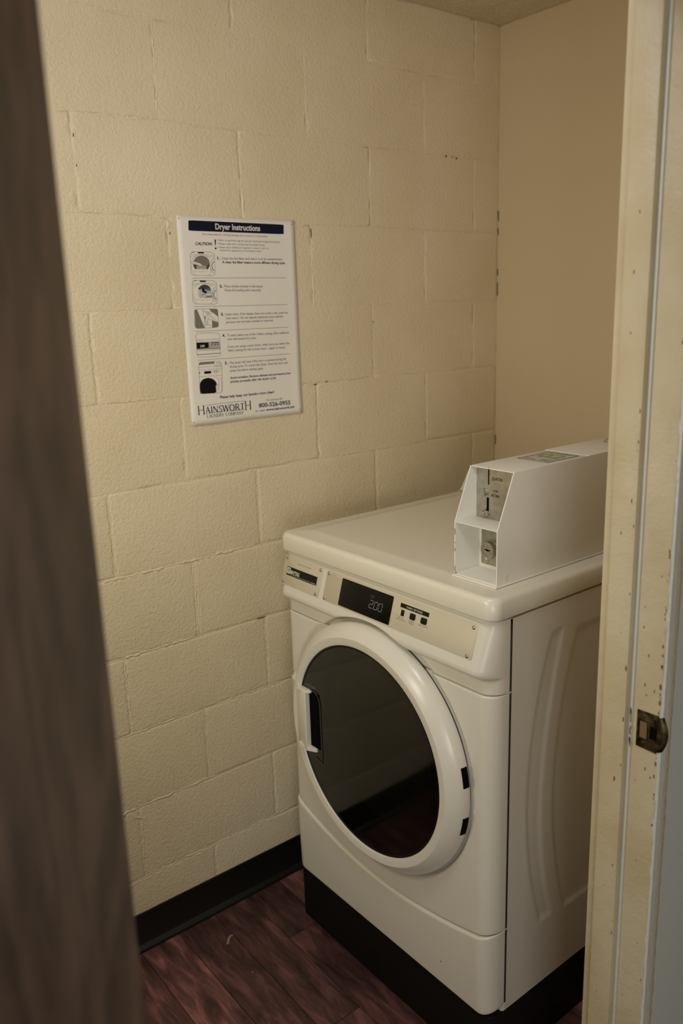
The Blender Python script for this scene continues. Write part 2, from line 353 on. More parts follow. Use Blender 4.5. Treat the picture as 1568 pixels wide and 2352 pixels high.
# door frame (right jamb carries the strike plate)
tr1 = boxes('trim_1', [(WX0-.002, WX1+.001, YR, YR+.03, 0, HEAD)], m_jamb, None, .0025); tag(tr1, kind='structure')
boxes('door_stop', [(WX0+.018, 1.186, YR-.013, YR+.001, 0, HEAD)], m_jamb, tr1, .002)
boxes('caulk_bead', [(1.1855, 1.191, YR-.0035, YR+.001, 0, HEAD)], m_jamb2, tr1, .0015)
# painted outer edge of the jamb with uneven rim, then rough caulk
def strip(name, x, y0, y1, m, amp, parent, th=.003):
    n = 150; vs, fs = [], []
    for i in range(n+1):
        z = HEAD*i/n; a = y0+R.gauss(0, amp*.4); c = y1+R.gauss(0, amp)
        vs += [(x-.001, a, z), (x+th, a+.003, z), (x+th, c-.003, z), (x-.001, c, z)]
    for i in range(n):
        for k in range(3): fs.append((4*i+k, 4*i+k+1, 4*i+k+5, 4*i+k+4))
    return raw(name, vs, fs, m, parent, .9)
strip('jamb_edge', WX1+.0005, YR+.0005, YR+.019, m_jamb2, .0006, tr1, .003)
strip('caulk_strip', WX1, YR+.0185, YR+.034, m_caulk, .0006, tr1, .0015)
# scuffs
for (x, z, s) in ((1.20, 1.17, .004), (1.21, 1.13, .005), (1.19, 1.23, .003), (1.222, 1.25, .0035), (1.2, 1.2, .003), (1.207, 1.085, .006), (1.222, 1.08, .005), (1.21, 1.07, .004), (1.2305, 1.19, .004), (1.2305, 1.15, .006), (1.2308, 1.12, .007), (1.2305, 1.09, .009), (1.2310, 1.065, .008), (1.2305, .97, .008),
                  (1.215, .955, .006), (1.224, .945, .005), (1.2295, .95, .006), (1.2, .93, .003), (1.21, .80, .003), (1.22, .66, .003), (1.2, .55, .003), (1.23, .6, .004)):
    prism('paint_scuff', [(R.uniform(.7, 1.1)*math.cos(t)*s*.2, R.uniform(.6, 1.1)*math.sin(t)*s*.6) for t in [k*math.pi/4 for k in range(8)]], ((x, YR-.0001, z), (1, 0, 0), (0, 0, 1), (0, -1, 0)), .0003, m_grime, tr1)
for k in range(26):
    z = R.uniform(.3, 1.75); s = R.uniform(.001, .003)*(2.0 if abs(z-1.0) < .15 else 1)
    prism('paint_scuff', [(math.cos(t)*s*.35*R.uniform(.6, 1.1), math.sin(t)*s*R.uniform(.6, 1.6)) for t in [q*math.pi/4 for q in range(8)]], (((1.1835 if k % 2 else WX0+.03+R.uniform(0, .02)), YR-.0130, z), (1, 0, 0), (0, 0, 1), (0, -1, 0)), .0003, m_grime, tr1)
for k in range(40):
    z = R.gauss(1.10, .16); s = R.uniform(.0006, .0028)
    prism('paint_scuff', [(math.cos(t)*s*R.uniform(.15, .5), math.sin(t)*s*R.uniform(.4, 1.5)) for t in [q*math.pi/5 for q in range(10)]], ((WX1-.0015+R.gauss(0, .0006), YR-.0001, z), (1, 0, 0), (0, 0, 1), (0, -1, 0)), .0003, m_grime, tr1)
for k in range(9):
    z = 1.02+R.uniform(-.035, .05); s = R.uniform(.002, .007)
    prism('paint_scuff', [(math.cos(t)*s*.18, math.sin(t)*s*R.uniform(.8, 1.5)) for t in [q*math.pi/4 for q in range(8)]], ((1.190+R.uniform(-.001, .002), YR-.0036, z), (1, 0, 0), (0, 0, 1), (0, -1, 0)), .0003, m_grime, tr1)
# strike plate
zs = 1.016; yp = YR-.0001
pl = [(1.1985, zs-.0290), (1.2310, zs-.0300), (1.2310, zs+.0290), (1.1985, zs+.0280)]
sp = prism('strike_plate', pl, ((0, yp, 0), (1, 0, 0), (0, 0, 1), (0, -1, 0)), .0016, m_bronze, tr1, .0004); sp['label'] = 'dark worn bronze strike plate with curved lip'
vs, fs = [], []; n = 10
for i in range(n+1):
    t = i/n; zz = zs-.027+.054*t; out = .0135*math.sin(math.pi*(.14+.72*t))
    vs += [(1.2308, yp-.0014, zz), (1.2308+out*.45, yp-.0010, zz), (1.2308+out*.8, yp+.0015, zz), (1.2308+out, yp+.0055, zz), (1.2308+out-.0014, yp+.0055, zz), (1.2308+out*.8-.0012, yp+.0028, zz), (1.2308, yp, zz)]
for i in range(n):
    for k in range(6): fs.append((7*i+k, 7*i+k+1, 7*i+k+8, 7*i+k+7))
raw('strike_lip', vs, fs, m_bronze, sp, .9)
box('latch_hole', (1.2035, 1.2155, yp-.0019, yp-.0012, zs-.013, zs+.013), m_grime, sp)
boxes('latch_hole_edge', [(1.2030, 1.2038, yp-.0022, yp-.0012, zs-.0135, zs+.0135), (1.2152, 1.2160, yp-.0022, yp-.0012, zs-.0135, zs+.0135), (1.2030, 1.2160, yp-.0022, yp-.0012, zs+.0130, zs+.0138)], m_dark, sp)
box('latch_pocket', (1.2195, 1.2305, yp-.0019, yp-.0012, zs-.010, zs+.010), m_dark, sp)
for dz in (.021, -.021): lathe_obj('screw', [(0, -.0030), (.0024, -.0026), (.0032, -.0014)], 14, (1.2090, yp, zs+dz), m_bronze, sp)
# other sides of the frame
tr2 = boxes('trim_2', [(WX0-.002, WX1+.001, YL-.03, YL, 0, HEAD), (WX0+.018, 1.186, YL-.001, YL+.012, 0, HEAD)], m_jamb, None, .002); tag(tr2, kind='structure')
tr3 = boxes('trim_3', [(WX0-.002, WX1+.001, YL-.03, YR+.03, HEAD, HEAD+.025)], m_jamb, None, .002); tag(tr3, kind='structure')
# door leaf swung open into the hall, left of the camera
hx, hy = WX1+.012, YL-.052; a = math.radians(-50); ex = Vector((math.cos(a), math.sin(a), 0)); en = Vector((-math.sin(a), math.cos(a), 0))
edge_pt = Vector((1.110, -.4655, 0))
# slide the hinge edge along the sight of the doorway so that it hangs just outside the jamb
cam_xy = Vector((1.79759, -.72835, 0)); dirn = (edge_pt-cam_xy).normalized(); tt = (WX1+.04-cam_xy.x)/dirn.x; hp = cam_xy+dirn*tt
leaf = prism('door_1', rrect(0, .012, .70, 2.045, .002, 2), (hp, ex, (0, 0, 1), -en), .035, m_wood, None); tag(leaf, kind='structure')
for z in (.25, 1.05, 1.82):
    vs, fs = lathe([(0, 0), (.006, 0), (.006, .09), (0, .09)], 12, tuple(hp-ex*.004-en*.041+Vector((0, 0, z))), 'z'); raw('hinge', vs, fs, m_bronze, leaf, .9)

# ================================================================== DRYER
X0 = .165; W = .682; YS = .402; ZB = .163; ZL = 1.048; ZT = 1.095; YB = 1.075
dry = empty('clothes_dryer', (X0+W/2, .72, 0)); tag(dry, 'white front-loading coin laundry dryer with round dark glass door, on black plinth', 'dryer')
DC = (X0+.341, .66)   # door centre (x, z)
def sm(t): t = max(0, min(1, t)); return t*t*(3-2*t)
def gridshell(name, us, bot, top, depth, back, m, r=.006, nz=60, parent=dry, smooth=.9):
    """front shell: columns us (local), z from bot(u) to top(u), y = depth(u,z); rolled edges; skirt back to y=back"""
    us = sorted(set([round(x, 5) for x in us])); nU = len(us); vs, fs = [], []
    ds = [0, .08, .2, .4, .7, 1]
    for u in us:
        b0, t0 = bot(u), top(u); H = t0-b0
        zs = [b0+d*r for d in ds]+[b0+r+(H-2*r)*k/nz for k in range(1, nz)]+[t0-d*r for d in reversed(ds)]
        for z in zs:
            d = min(z-b0, t0-z); y = depth(u, z)
            if d < r: y += r*(1-math.sqrt(max(0, 1-(1-d/r)**2)))
            vs.append((X0+u, y, z))
    nZ = len(zs)
    for i in range(nU-1):
        for k in range(nZ-1): a = i*nZ+k; fs.append((a, a+nZ, a+nZ+1, a+1))
    # skirts
    border = [i*nZ for i in range(nU)]+[(nU-1)*nZ+k for k in range(1, nZ)]+[i*nZ+nZ-1 for i in range(nU-2, -1, -1)]+[k for k in range(nZ-2, 0, -1)]
    base = len(vs)
    for i in border: x, y, z = vs[i]; vs.append((x, max(back, y), z))
    nb = len(border)
    for i in range(nb): j = (i+1) % nb; fs.append((border[i], border[j], base+j, base+i))
    bm = bmesh.new(); bv = [bm.verts.new(v) for v in vs]
    for f in fs:
        try: bm.faces.new([bv[q] for q in f])
        except ValueError: pass
    return fin(name, bm, m, parent, smooth)
def cols(n=120): return [W*k/n for k in range(n+1)]+[.001, .002, .004, .007, .01, .014, .018, .022, .027]+[W-x for x in (.001, .002, .004, .007, .01, .014, .018, .022, .027, .032)]
CR = .036
def corner(u):
    d = min(u, W-u)
    if d >= CR: return 1.0
    return math.sqrt(max(0, 1-(1-d/CR)**2.3))
def front(yf, u): return YS-(YS-yf)*corner(u)
SEAM = .896
# toe seam: dips under the door
def seam(u):
    d = (u-.341)/.341; z = .313+(.052 if d > 0 else .068)*(abs(d)**1.9)
    return z
def arc(rad, u):
    d = u-.341; return DC[1]-math.sqrt(rad*rad-d*d) if abs(d) < rad else 9
def dish(u, z):
    q = max(1e-6, math.hypot(u-.341, z-DC[1])); c = sm((.55-(u-.341)/q)/1.1); return .0065*sm((.2965+.0175*c-q)/(.005+.009*c))
def fp_depth(u, z):
    y = .3615+dish(u, z)*min(1, 1.0); return front(y, u)
# fascia profile
FP = [(ZL, .3640), (1.038, .3655), (.966, .3448), (.950, .3402), (.943, .3402), (.9375, .3430), (.9335, .3480), (.931, .3550), (.929, .3600), (.925, .3625), (.90, .3630), (.89, .3630)]
def fprof(z):
    for (z1, y1), (z0, y0) in zip(FP[:-1], FP[1:]):
        if z <= z1 and z >= z0: return y0+(y1-y0)*(z-z0)/(z1-z0)
    return .363
def fas_depth(u, z):
    zz = z
    d = abs(u-.341); y = fprof(z)
    # arch pressed into the overhang to clear the door
    if d < .292 and z < .965:
        q = math.hypot(u-.341, z-DC[1]); t = sm((.301-q)/.008); y = y+(.371-y)*t
    return front(y, u)
fz = [ZL-.0005-(ZL-SEAM-.001)*k/110 for k in range(111)]
gridshell('fascia', cols(170), lambda u: SEAM+.001, lambda u: ZL-.002, fas_depth, .415, m_white, .0025, 110)
gridshell('front_panel', cols(150), lambda u: seam(u)+.0015, lambda u: SEAM-.0015, fp_depth, .415, m_white, .004, 110)
def toe_depth(u, z):
    t = (seam(u)-z)/max(.01, seam(u)-ZB); y = .3570+.004*(t**2); return front(y, u)
def toebot(u):
    d = min(u, W-u); return ZB+.0+(.020*(1-math.sqrt(max(0, 1-(1-min(1, d/.03))**2))))
gridshell('toe_panel', cols(120), toebot, lambda u: seam(u)-.0015, toe_depth, .415, m_white, .006, 40)
# body behind, side panels
box('inner_chassis', (X0+.008, X0+W-.008, .413, YB-.02, ZB+.002, ZL-.004), m_dark, dry)
LA = [(.335, .518), (.438, .49), (.581, .469), (.721, .477), (.871, .497), (.97, .531)]
RA = [(.335, .558), (.493, .523), (.706, .517), (.892, .552), (.975, .566)]
LP = [(.32, .606), (.371, .587), (.517, .562), (.67, .554), (.836, .578), (.968, .616)]
def ip(T, z):
    zs_ = np.array([t[0] for t in T]); ys_ = np.array([t[1] for t in T])
    c = np.polyfit(zs_, ys_, 3); return float(np.polyval(c, min(max(z, zs_[0]-.01), zs_[-1]+.01)))
cA, cRA, cLP = (np.polyfit([t[0] for t in T], [t[1] for t in T], 3) for T in (LA, RA, LP))
def side_rec(y, z):
    a = min(y-np.polyval(cA, z), np.polyval(cRA, z)-y, z-.325, .985-z) if .3 < z < 1.0 else -1
    p = min(y-np.polyval(cLP, z), 1.0-y, z-.318, .972-z)
    return .0030*sm((a+.003)/.010)+.0030*sm((p+.003)/.010)
def side(name, x, sgn):
    ys = [YS+.0018+(YB-YS-.0018)*k/130 for k in range(131)]; zz = [ZB+(ZL-.003-ZB)*k/150 for k in range(151)]
    vs, fs = [], []
    for y in ys:
        for z in zz:
            d = y-YS-.0018; rr = .004; roll = rr*(1-math.sqrt(max(0, 1-(1-d/rr)**2))) if d < rr else 0
            vs.append((x-sgn*(side_rec(y, z)+roll), y, z))
    n = len(zz)
    for i in range(len(ys)-1):
        for k in range(n-1): a = i*n+k; fs.append((a, a+n, a+n+1, a+1) if sgn > 0 else (a, a+1, a+n+1, a+n))
    b0 = len(vs)
    brd = [i*n for i in range(len(ys))]+[(len(ys)-1)*n+k for k in range(1, n)]+[i*n+n-1 for i in range(len(ys)-2, -1, -1)]+[k for k in range(n-2, 0, -1)]
    for i in brd: a = vs[i]; vs.append((x-sgn*.012, a[1], a[2]))
    for i in range(len(brd)): j = (i+1) % len(brd); fs.append((brd[i], brd[j], b0+j, b0+i))
    raw(name, vs, fs, m_white, dry, .9)
side('side_panel', X0+W, 1); side('side_panel', X0, -1)
box('back_panel', (X0+.005, X0+W-.005, YB-.02, YB, ZB+.002, ZL-.004), m_white, dry, .002)
boxes('plinth', [(X0+.006, X0+W-.006, .374, YB-.01, 0, ZB-.004)], m_base, dry, .003)
# lid: lofted rounded rectangle
def loft(name, rings, m, parent, n=6, smooth=.9):
    vs, fs = [], []; cnt = 0
    for (x0, x1, y0, y1, r, z) in rings:
        p = rrect(x0, y0, x1, y1, r, n); cnt = len(p); vs += [(a, b, z) for a, b in p]
    for i in range(len(rings)-1):
        for k in range(cnt): k2 = (k+1) % cnt; fs.append((i*cnt+k, i*cnt+k2, (i+1)*cnt+k2, (i+1)*cnt+k))
    fs.append(tuple(range(cnt))[::-1]); fs.append(tuple(range((len(rings)-1)*cnt, len(rings)*cnt)))
    bm = bmesh.new(); bv = [bm.verts.new(v) for v in vs]
    for f in fs:
        try: bm.faces.new([bv[q] for q in f])
        except ValueError: pass
    return fin(name, bm, m, parent, smooth)
x0, x1, y0, y1 = X0-.004, X0+W+.003, .3560, YB
rg = []
for ins, z in ((.014, ZL+.0005), (.004, ZL+.0005), (.0012, ZL+.002), (0, ZL+.005), (0, ZT-.0135)):
    rg.append((x0+ins, x1-ins, y0+ins, y1-ins, max(.006, .026-ins), z))
for k in range(1, 8):
    t = k/7*math.pi/2; ins = .012*(1-math.cos(t)); z = ZT-.0135+.0122*math.sin(t); rg.append((x0+ins, x1-ins, y0+ins, y1-ins, max(.006, .030-ins), z))
rg += [(x0+.045, x1-.045, y0+.052, y1-.05, .012, ZT-.0008), (x0+.047, x1-.047, y0+.054, y1-.052, .012, ZT), (x0+.06, x1-.06, y0+.07, y1-.065, .012, ZT)]
loft('lid', rg, m_lid, dry)
# raised rear console on the lid
vs = []; K = 24
pts = [(-.001, 0)]+[(.056*k/K, .078*sm(k/K)) for k in range(1, K+1)]+[(W-.056*k/K, .078*sm(k/K)) for k in range(K, 0, -1)]+[(W+.001, 0)]
prism('rear_console', [(X0+p[0], ZT-.0015+p[1]) for p in pts], ((0, YB-.002, 0), (1, 0, 0), (0, 0, 1), (0, -1, 0)), .094, m_lid, dry, .004)
# control plates on the sloping face of the fascia
sl = Vector((0, (.3655-.3448), (1.038-.966))).normalized()         # up the slope
nf = Vector((0, -sl.z, sl.y))                                       # outward
po = Vector((X0, .3655, 1.038))
def cp(u, z, h=0):      # point on the sloping control face, by u and world z
    t = (z-1.038)/(1.038-.966); p = Vector((X0+u, .3655+t*(.3655-.3448), z)); return p+nf*h
def cplate(name, u0, z0, u1, z1, r, m, h, parent, off=0, bevel=.0004):
    k = 1/sl.z
    return prism(name, rrect(u0, 0, u1, (z1-z0)*k, r, 5), (cp(0, z0, off), (1, 0, 0), sl, nf), h, m, parent, bevel)
c1 = cplate('name_plate', .015, .9680, .1655, 1.0355, .004, m_plate, .0011, dry); c1['label'] = 'small beige plate with black brand strip'
c2 = cplate('control_plate', .1820, .9680, .6430, 1.0350, .004, m_plate, .0011, dry); c2['label'] = 'long beige plate with display and fabric buttons'
def cscrew(u, z, par):
    o = cp(u, z, .001); n = 14; rings = [(.0040, 0), (.0038, .0012), (.0030, .0020), (.0018, .0024), (.0015, .0014), (0, .0012)]; vs, fs = [], []
    for r, a in rings:
        for k in range(n): t = 2*math.pi*k/n; vs.append(o+Vector((1, 0, 0))*r*math.cos(t)+sl*r*math.sin(t)+nf*a)
    for i in range(len(rings)-1):
        for k in range(n): k2 = (k+1) % n; fs.append((i*n+k, i*n+k2, (i+1)*n+k2, (i+1)*n+k))
    raw('screw', vs, fs, m_chrome, par, .9)
for u, z in ((.0235, 1.030), (.157, 1.029), (.0220, .9745), (.154, .9735)): cscrew(u, z, c1)
for u, z in ((.1895, 1.029), (.188, .9735), (.634, 1.027), (.631, .9730)): cscrew(u, z, c2)
lg = cplate('logo_strip', .030, .9915, .1505, 1.0115, .001, m_black, .0003, c1, .0011, 0)
def ctext(s, u, z, width, cap, m, par, h=.0012, bold=0, anchor='l', shear=0, name='lettering'):
    return textmesh(name, s, lambda x, y: cp(u, z, h)+Vector((1, 0, 0))*x+sl*y, width, cap, m, par, bold, shear, anchor)
ctext('HEAVY DUTY DRYER', .068, 1.0225, .053, .0030, m_label, c1)
ctext('MAYTAG', .0455, .9965, .036, .0088, m_paperink, c1, .0016, .0006)
ctext('DRYER', .148, .9930, .016, .0026, m_paperink, c1, .0016, 0, 'r')
cplate('logo_rule', .046, .9942, .1315, .9946, .0001, m_paperink, .0001, c1, .0015, 0)
cplate('logo_emblem', .0315, .9955, .0440, 1.0095, .002, m_paperink, .0002, c1, .0014, 0)
for k in range(3): cplate('emblem_bar', .0345+.0028*k, .998, .0357+.0028*k, 1.0068, .0001, m_ink, .0001, c1, .0017, 0)
cplate('emblem_bar', .0345, 1.0058, .0413, 1.0070, .0001, m_ink, .0001, c1, .0017, 0)
dsp = cplate('display', .2395, .9710, .4100, 1.0300, .002, m_lcd, .0008, c2, .0011, .0003)
SEG = {'2': 'abged', '0': 'abcdef'}
def seg_digit(u, z, w_, h_, s):
    t = .0009; pr = {'a': (0, h_, w_, h_), 'g': (0, h_/2, w_, h_/2), 'd': (0, 0, w_, 0), 'b': (w_, h_/2, w_, h_), 'c': (w_, 0, w_, h_/2), 'f': (0, h_/2, 0, h_), 'e': (0, 0, 0, h_/2)}
    for q in SEG[s]:
        a0, b0, a1, b1 = pr[q]; sh = .12
        hor = b0 == b1; p = [(a0+t, b0-t/2), (a1-t, b0-t/2), (a1-t, b0+t/2), (a0+t, b0+t/2)] if hor else [(a0-t/2, b0+t), (a0+t/2, b0+t), (a0+t/2, b1-t), (a0-t/2, b1-t)]
        prism('digit_segment', [(x+y*sh, y) for x, y in p], (cp(u, z, .0020), (1, 0, 0), sl, nf), .0001, m_seg, dsp)
for k, s in enumerate('200'): seg_digit(.3400+k*.0145+(.001 if k else 0), .9905, .0105, .0165, s)
cplate('digit_segment', .3522, .9898, .3534, .9908, .0002, m_seg, .0001, dsp, .0020, 0)
ctext('MINUTES', .341, 1.0155, .012, .0020, m_label, dsp, .0021); ctext('$ CENTS', .341, 1.0120, .011, .0018, m_label, dsp, .0021)
cplate('settings_strip', .4335, 1.0150, .5165, 1.0235, .0003, m_black, .0002, c2, .0011, 0)
ctext('FABRIC SETTINGS', .475, 1.0172, .046, .0038, m_paperink, c2, .0015, 0, 'c')
for i, (u, wd) in enumerate(((.4425, .0110), (.4740, .0145), (.5065, .0155))):
    bt = cplate('button', u-wd/2, .9990, u+wd/2, 1.0110, .0022 if i else .0005, m_black, .0024 if i else .0006, c2, .0011, .0006 if i else .0001)
    if i == 0: bt['label'] = 'square flush black button'
    if i == 0: cplate('button_highlight', u-wd/2, .9995, u-wd/2+.0018, 1.0105, .0003, m_paperink, .0002, bt, .0018, 0)
for s, u, z, wd in (('WHITES', .441, .9935, .016), ('AND COLORS', .441, .9895, .029), ('PERM', .4725, .9935, .014), ('PRESS', .4725, .9895, .015), ('DELICATES', .506, .9935, .027)):
    ctext(s, u, z, wd, .0028, m_label, c2, .0012, 0, 'c')
# ---- door: bezel, glass, bowl, handle, hinges
dc = (DC[0], 0, DC[1])
prof = [(.2400, .332), (.2400, .3225), (.2412, .3205), (.2440, .3195), (.2590, .3182), (.2612, .3192), (.2700, .3262), (.2790, .3342), (.2850, .3425), (.2872, .3500), (.2878, .3570), (.2868, .3610), (.2840, .3622), (.2790, .3622), (.2785, .3690)]
door = lathe_obj('loading_door', [(r, a) for r, a in prof], 160, dc, m_white, dry, smooth=.35)
door['label'] = 'round white door ring around dark tinted glass'
lathe_obj('door_gap_shade', [(.2815, .3605), (.2815, .3675)], 120, dc, m_dark, door)  # added black ring that puts shade into the gap behind the door
lathe_obj('glass_seal', [(.2405, .3240), (.2385, .3222), (.2360, .3222), (.2350, .3240)], 120, dc, m_black, door)
lathe_obj('window_glass', [(.2372, .3236), (.2000, .3226), (.1400, .3218), (.0700, .3212), (.0001, .3210)], 120, dc, m_glass, door, smooth=3.14)
for _p in [o for o in COL.objects if o.name.startswith('window_glass')]:
    if sum(f.normal.y for f in _p.data.polygons) > 0: _p.data.flip_normals()
lathe_obj('door_liner', [(.2400, .330), (.2050, .335), (.1950, .350), (.1850, .372)], 90, dc, m_drum, door)
lathe_obj('drum', [(.1900, .3730), (.1880, .385), (.1700, .400), (.0800, .407), (.0001, .408)], 60, dc, m_drum, dry)
line_path = [(.242, .800), (.237, .765), (.234, .727), (.2355, .692), (.244, .678), (.263, .6725), (.341, .671), (.441, .6725), (.520, .673)]
vs, fs = [], []
for (u, z) in line_path:
    for dx, dy in ((-1, 0), (0, -1), (1, 0), (0, 1)): vs.append((X0+u+dx*.0011, .345+dy*.0014, z+dx*.0011))
for i in range(len(line_path)-1):
    for k in range(4): fs.append((4*i+k, 4*i+(k+1) % 4, 4*i+4+(k+1) % 4, 4*i+4+k))
raw('inner_line', vs, fs, m_white, door, .9)  # thin white tube drawing a bent line behind the glass
# handle bridging the left side of the ring
hz0, hz1 = .5830, .7370
hp_ = [(.0520, .3480), (.0545, .3410), (.0640, .3290), (.1180, .3120), (.1420, .3060), (.1475, .3062), (.1490, .3080), (.1490, .3190), (.1440, .3195), (.1440, .3120), (.1180, .3180), (.0750, .3330), (.0700, .3480)]
vs, fs = [], []; n = len(hp_); lv = [(0, .004), (.0015, .001), (.004, 0), (.150, 0), (.1525, .001), (.154, .004)]
for dz, ins in lv:
    for k, (u, y) in enumerate(hp_): vs.append((X0+u, y+(ins if k < 7 else 0), hz0+dz+(.006*(1-(u-.05)/.1) if dz > .07 else -.0*(u))))
for i in range(len(lv)-1):
    for k in range(n): k2 = (k+1) % n; fs.append((i*n+k, i*n+k2, (i+1)*n+k2, (i+1)*n+k))
fs += [tuple(range(n)), tuple(range((len(lv)-1)*n, len(lv)*n))]
bm = bmesh.new(); bv = [bm.verts.new(v) for v in vs]
for f in fs: bm.faces.new([bv[q] for q in f])
hd = fin('door_handle', bm, m_white, door, .6); hd['label'] = 'white grip plate at the left of the door'
# ledges closing handle top and bottom, and the dark finger pocket
prism('grip_ledge', [(.112, .3085), (.1470, .3066), (.1700, .3185), (.1700, .3225), (.112, .3225)], ((X0, 0, hz0), (1, 0, 0), (0, 1, 0), (0, 0, 1)), .010, m_white, hd, .0008)
prism('grip_ledge', [(.112, .3085), (.1460, .3066), (.1560, .3185), (.1560, .3225), (.112, .3225)], ((X0, 0, hz1-.004), (1, 0, 0), (0, 1, 0), (0, 0, 1)), .006, m_white, hd, .0008)
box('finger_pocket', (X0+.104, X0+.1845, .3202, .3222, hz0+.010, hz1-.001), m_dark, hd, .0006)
# thin moulded line around the pocket
pp = [(.152, .7405), (.170, .7400), (.181, .7340), (.1870, .7220), (.1885, .700), (.1890, .640), (.1895, .575), (.1880, .5600), (.1600, .5650)]
vs, fs = [], []
for (u, z) in pp:
    q = .341-u; nx_, nz_ = (.0006, 0)
    for dx, dy, dz in ((0, .3212, 0), (.0, .3196, .0), (-.0012, .3196, -.0012), (-.0012, .3212, -.0012)): vs.append((X0+u+dx, dy, z+dz))
for i in range(len(pp)-1):
    for k in range(3): fs.append((4*i+k, 4*i+k+1, 4*i+k+5, 4*i+k+4))
raw('pocket_rim', vs, fs, m_dgrey, hd)
# hinge slots on the right flank of the ring
def flank(name, a0, a1, parent):
    vs, fs = [], []; pf = [(.2858, .3435), (.2872, .3470), (.2880, .3503), (.2886, .3580)]; n = 10
    for i in range(n+1):
        t = math.radians(a0+(a1-a0)*i/n)
        for k, (r, y) in enumerate(pf): rr = r+.0004; vs.append((dc[0]+rr*math.cos(t), y, dc[2]+rr*math.sin(t)))
    m_ = len(pf)
    for i in range(n):
        for k in range(m_-1): fs.append((m_*i+k, m_*i+k+1, m_*i+k+1+m_, m_*i+k+m_))
    return raw(name, vs, fs, m_dark, parent, 3.14)
flank('hinge_cover', 6.0, 14.5, door); flank('hinge_cover', -16.0, -7.5, door)
lathe_obj('chip_mark', [(0, -.0012), (.0014, -.0010), (.0016, .002)], 8, (X0+.5475, .3590, .2245), m_chip, dry)

# ================================================================== COIN BOX
cx0, cx1 = X0+.535, X0+.645; cz0, cz1 = ZT+.0085-.012, 1.3115; cyb = .96
cb = empty('coin_box', ((cx0+cx1)/2, .68, ZT)); tag(cb, 'white steel coin box with slanted open face standing on the right of the lid', 'coin box')
box('base_flange', (cx0-.002, cx1+.002, .406, cyb+.004, ZT-.0002, ZT+.004), m_coin, cb, .001)
th = .0022; zb = ZT+.004; zbend = 1.2055; yfront = .4110; ytop = .4555
def sidepoly(): return [(yfront, zb), (yfront, zbend), (ytop, cz1), (cyb, cz1), (cyb, zb)]
for xx in (cx0, cx1-th): prism('side_plate', sidepoly(), ((xx, 0, 0), (0, 1, 0), (0, 0, 1), (1, 0, 0)), th, m_coin, cb, .0004)
box('top_plate', (cx0+.0005, cx1-.0003, ytop, .6830, cz1-th, cz1+.0003), m_coin, cb, .0008)
box('access_lid', (cx0+.0003, cx1-.0001, .6842, cyb, cz1-th, cz1+.0016), m_coin, cb, .0012)
box('bottom_plate', (cx0+th, cx1-th, yfront+.0005, cyb, zb, zb+th), m_coin, cb, .0004)
box('rear_plate', (cx0+th, cx1-th, cyb-th, cyb-.0002, zb+th, cz1-th), m_coin, cb)
box('shelf_plate', (cx0+th, cx1-th, yfront+.0005, .4735, zbend-.001, zbend+th-.001), m_coin, cb, .0004)
box('lower_bulkhead', (cx0+th, cx1-th, .4815, .4835, zb+th, zbend), m_coin, cb)
# coin mechanism plate
YM = .4710
pm = box('coin_plate', (cx0+th+.0003, cx1-th-.0003, YM, YM+.002, zbend+th-.0008, cz1-th-.002), m_steel, cb, .0003); pm['label'] = 'brushed steel plate with coin slot and return button'
box('coin_slot', (X0+.5675, X0+.5700, YM-.0003, YM+.0002, 1.2750, 1.3070), m_dark, pm)
prism('lever_slot', [(.5600, 1.2235), (.5625, 1.2235), (.5645, 1.2275), (.5645, 1.2490), (.5700, 1.2490), (.5700, 1.2185), (.5560, 1.2185)], ((X0, YM+.0002, 0), (1, 0, 0), (0, 0, 1), (0, -1, 0)), .0005, m_dark, pm)
lathe_obj('return_button', [(.0072, 0), (.0072, -.0040), (.0066, -.0052), (.0030, -.0056), (0, -.0057)], 22, (X0+.5585, YM, 1.2590), m_chrome, pm)
lathe_obj('return_lever', [(.0062, 0), (.0062, -.0028), (.0055, -.0040), (0, -.0044)], 18, (X0+.5650, YM, 1.2175), m_chrome, pm)
prism('lever_tab', [(-.010, -.002), (.002, -.004), (.006, .003), (-.006, .005)], ((X0+.5600, YM-.001, 1.2160), (1, 0, 0), (0, 0, 1), (0, -1, 0)), .005, m_chrome, pm, .0006)
def ptxt(s, u, z, wd, cap): textmesh('lettering', s, lambda x, y: Vector((X0+u+x, YM-.0004, z+y)), wd, cap, m_print, pm)
ptxt('QUARTERS', .5775, 1.2855, .0265, .0060); ptxt('COIN', .5800, 1.2620, .0125, .0052); ptxt('RETURN', .5760, 1.2525, .0205, .0052)
# lock in lower compartment
lp = box('lock_plate', (X0+.5440, cx1-th-.0005, .4795, .4812, zb+.010, zbend-.004), m_steel, cb, .0003); lp['label'] = 'steel cash door with round lock'
lk = lathe_obj('lock_cylinder', [(.0200, 0), (.0200, -.0010), (.0178, -.0030), (.0175, -.0110), (.0165, -.0130), (.0140, -.0138), (.0125, -.0136), (.0122, -.0118), (0, -.0118)], 40, (X0+.5700, .4795, 1.1430), m_steel, lp)
prism('key_slot', [(-.008, .0008), (-.008, -.0008), (-.003, -.0008), (-.002, -.0022), (.004, -.0022), (.005, -.0008), (.008, -.0008), (.008, .0010), (.001, .0010), (0, .0022), (-.003, .0022), (-.004, .0008)], ((X0+.5700, .4677, 1.1430), (1, 0, 0), (0, 0, 1), (0, -1, 0)), .0003, m_dark, lk)
lathe_obj('rivet', [(.0068, 0), (.0064, -.0016), (.0040, -.0028), (0, -.0032)], 20, (X0+.5555, .4795, 1.1165), m_chrome, lp)
lathe_obj('side_plug', [(.0062, 0), (.0062, .0003), (.0050, .0002), (0, -.0001)], 20, (cx1, .4400, zb+.0110), m_lid, cb, axis='x')
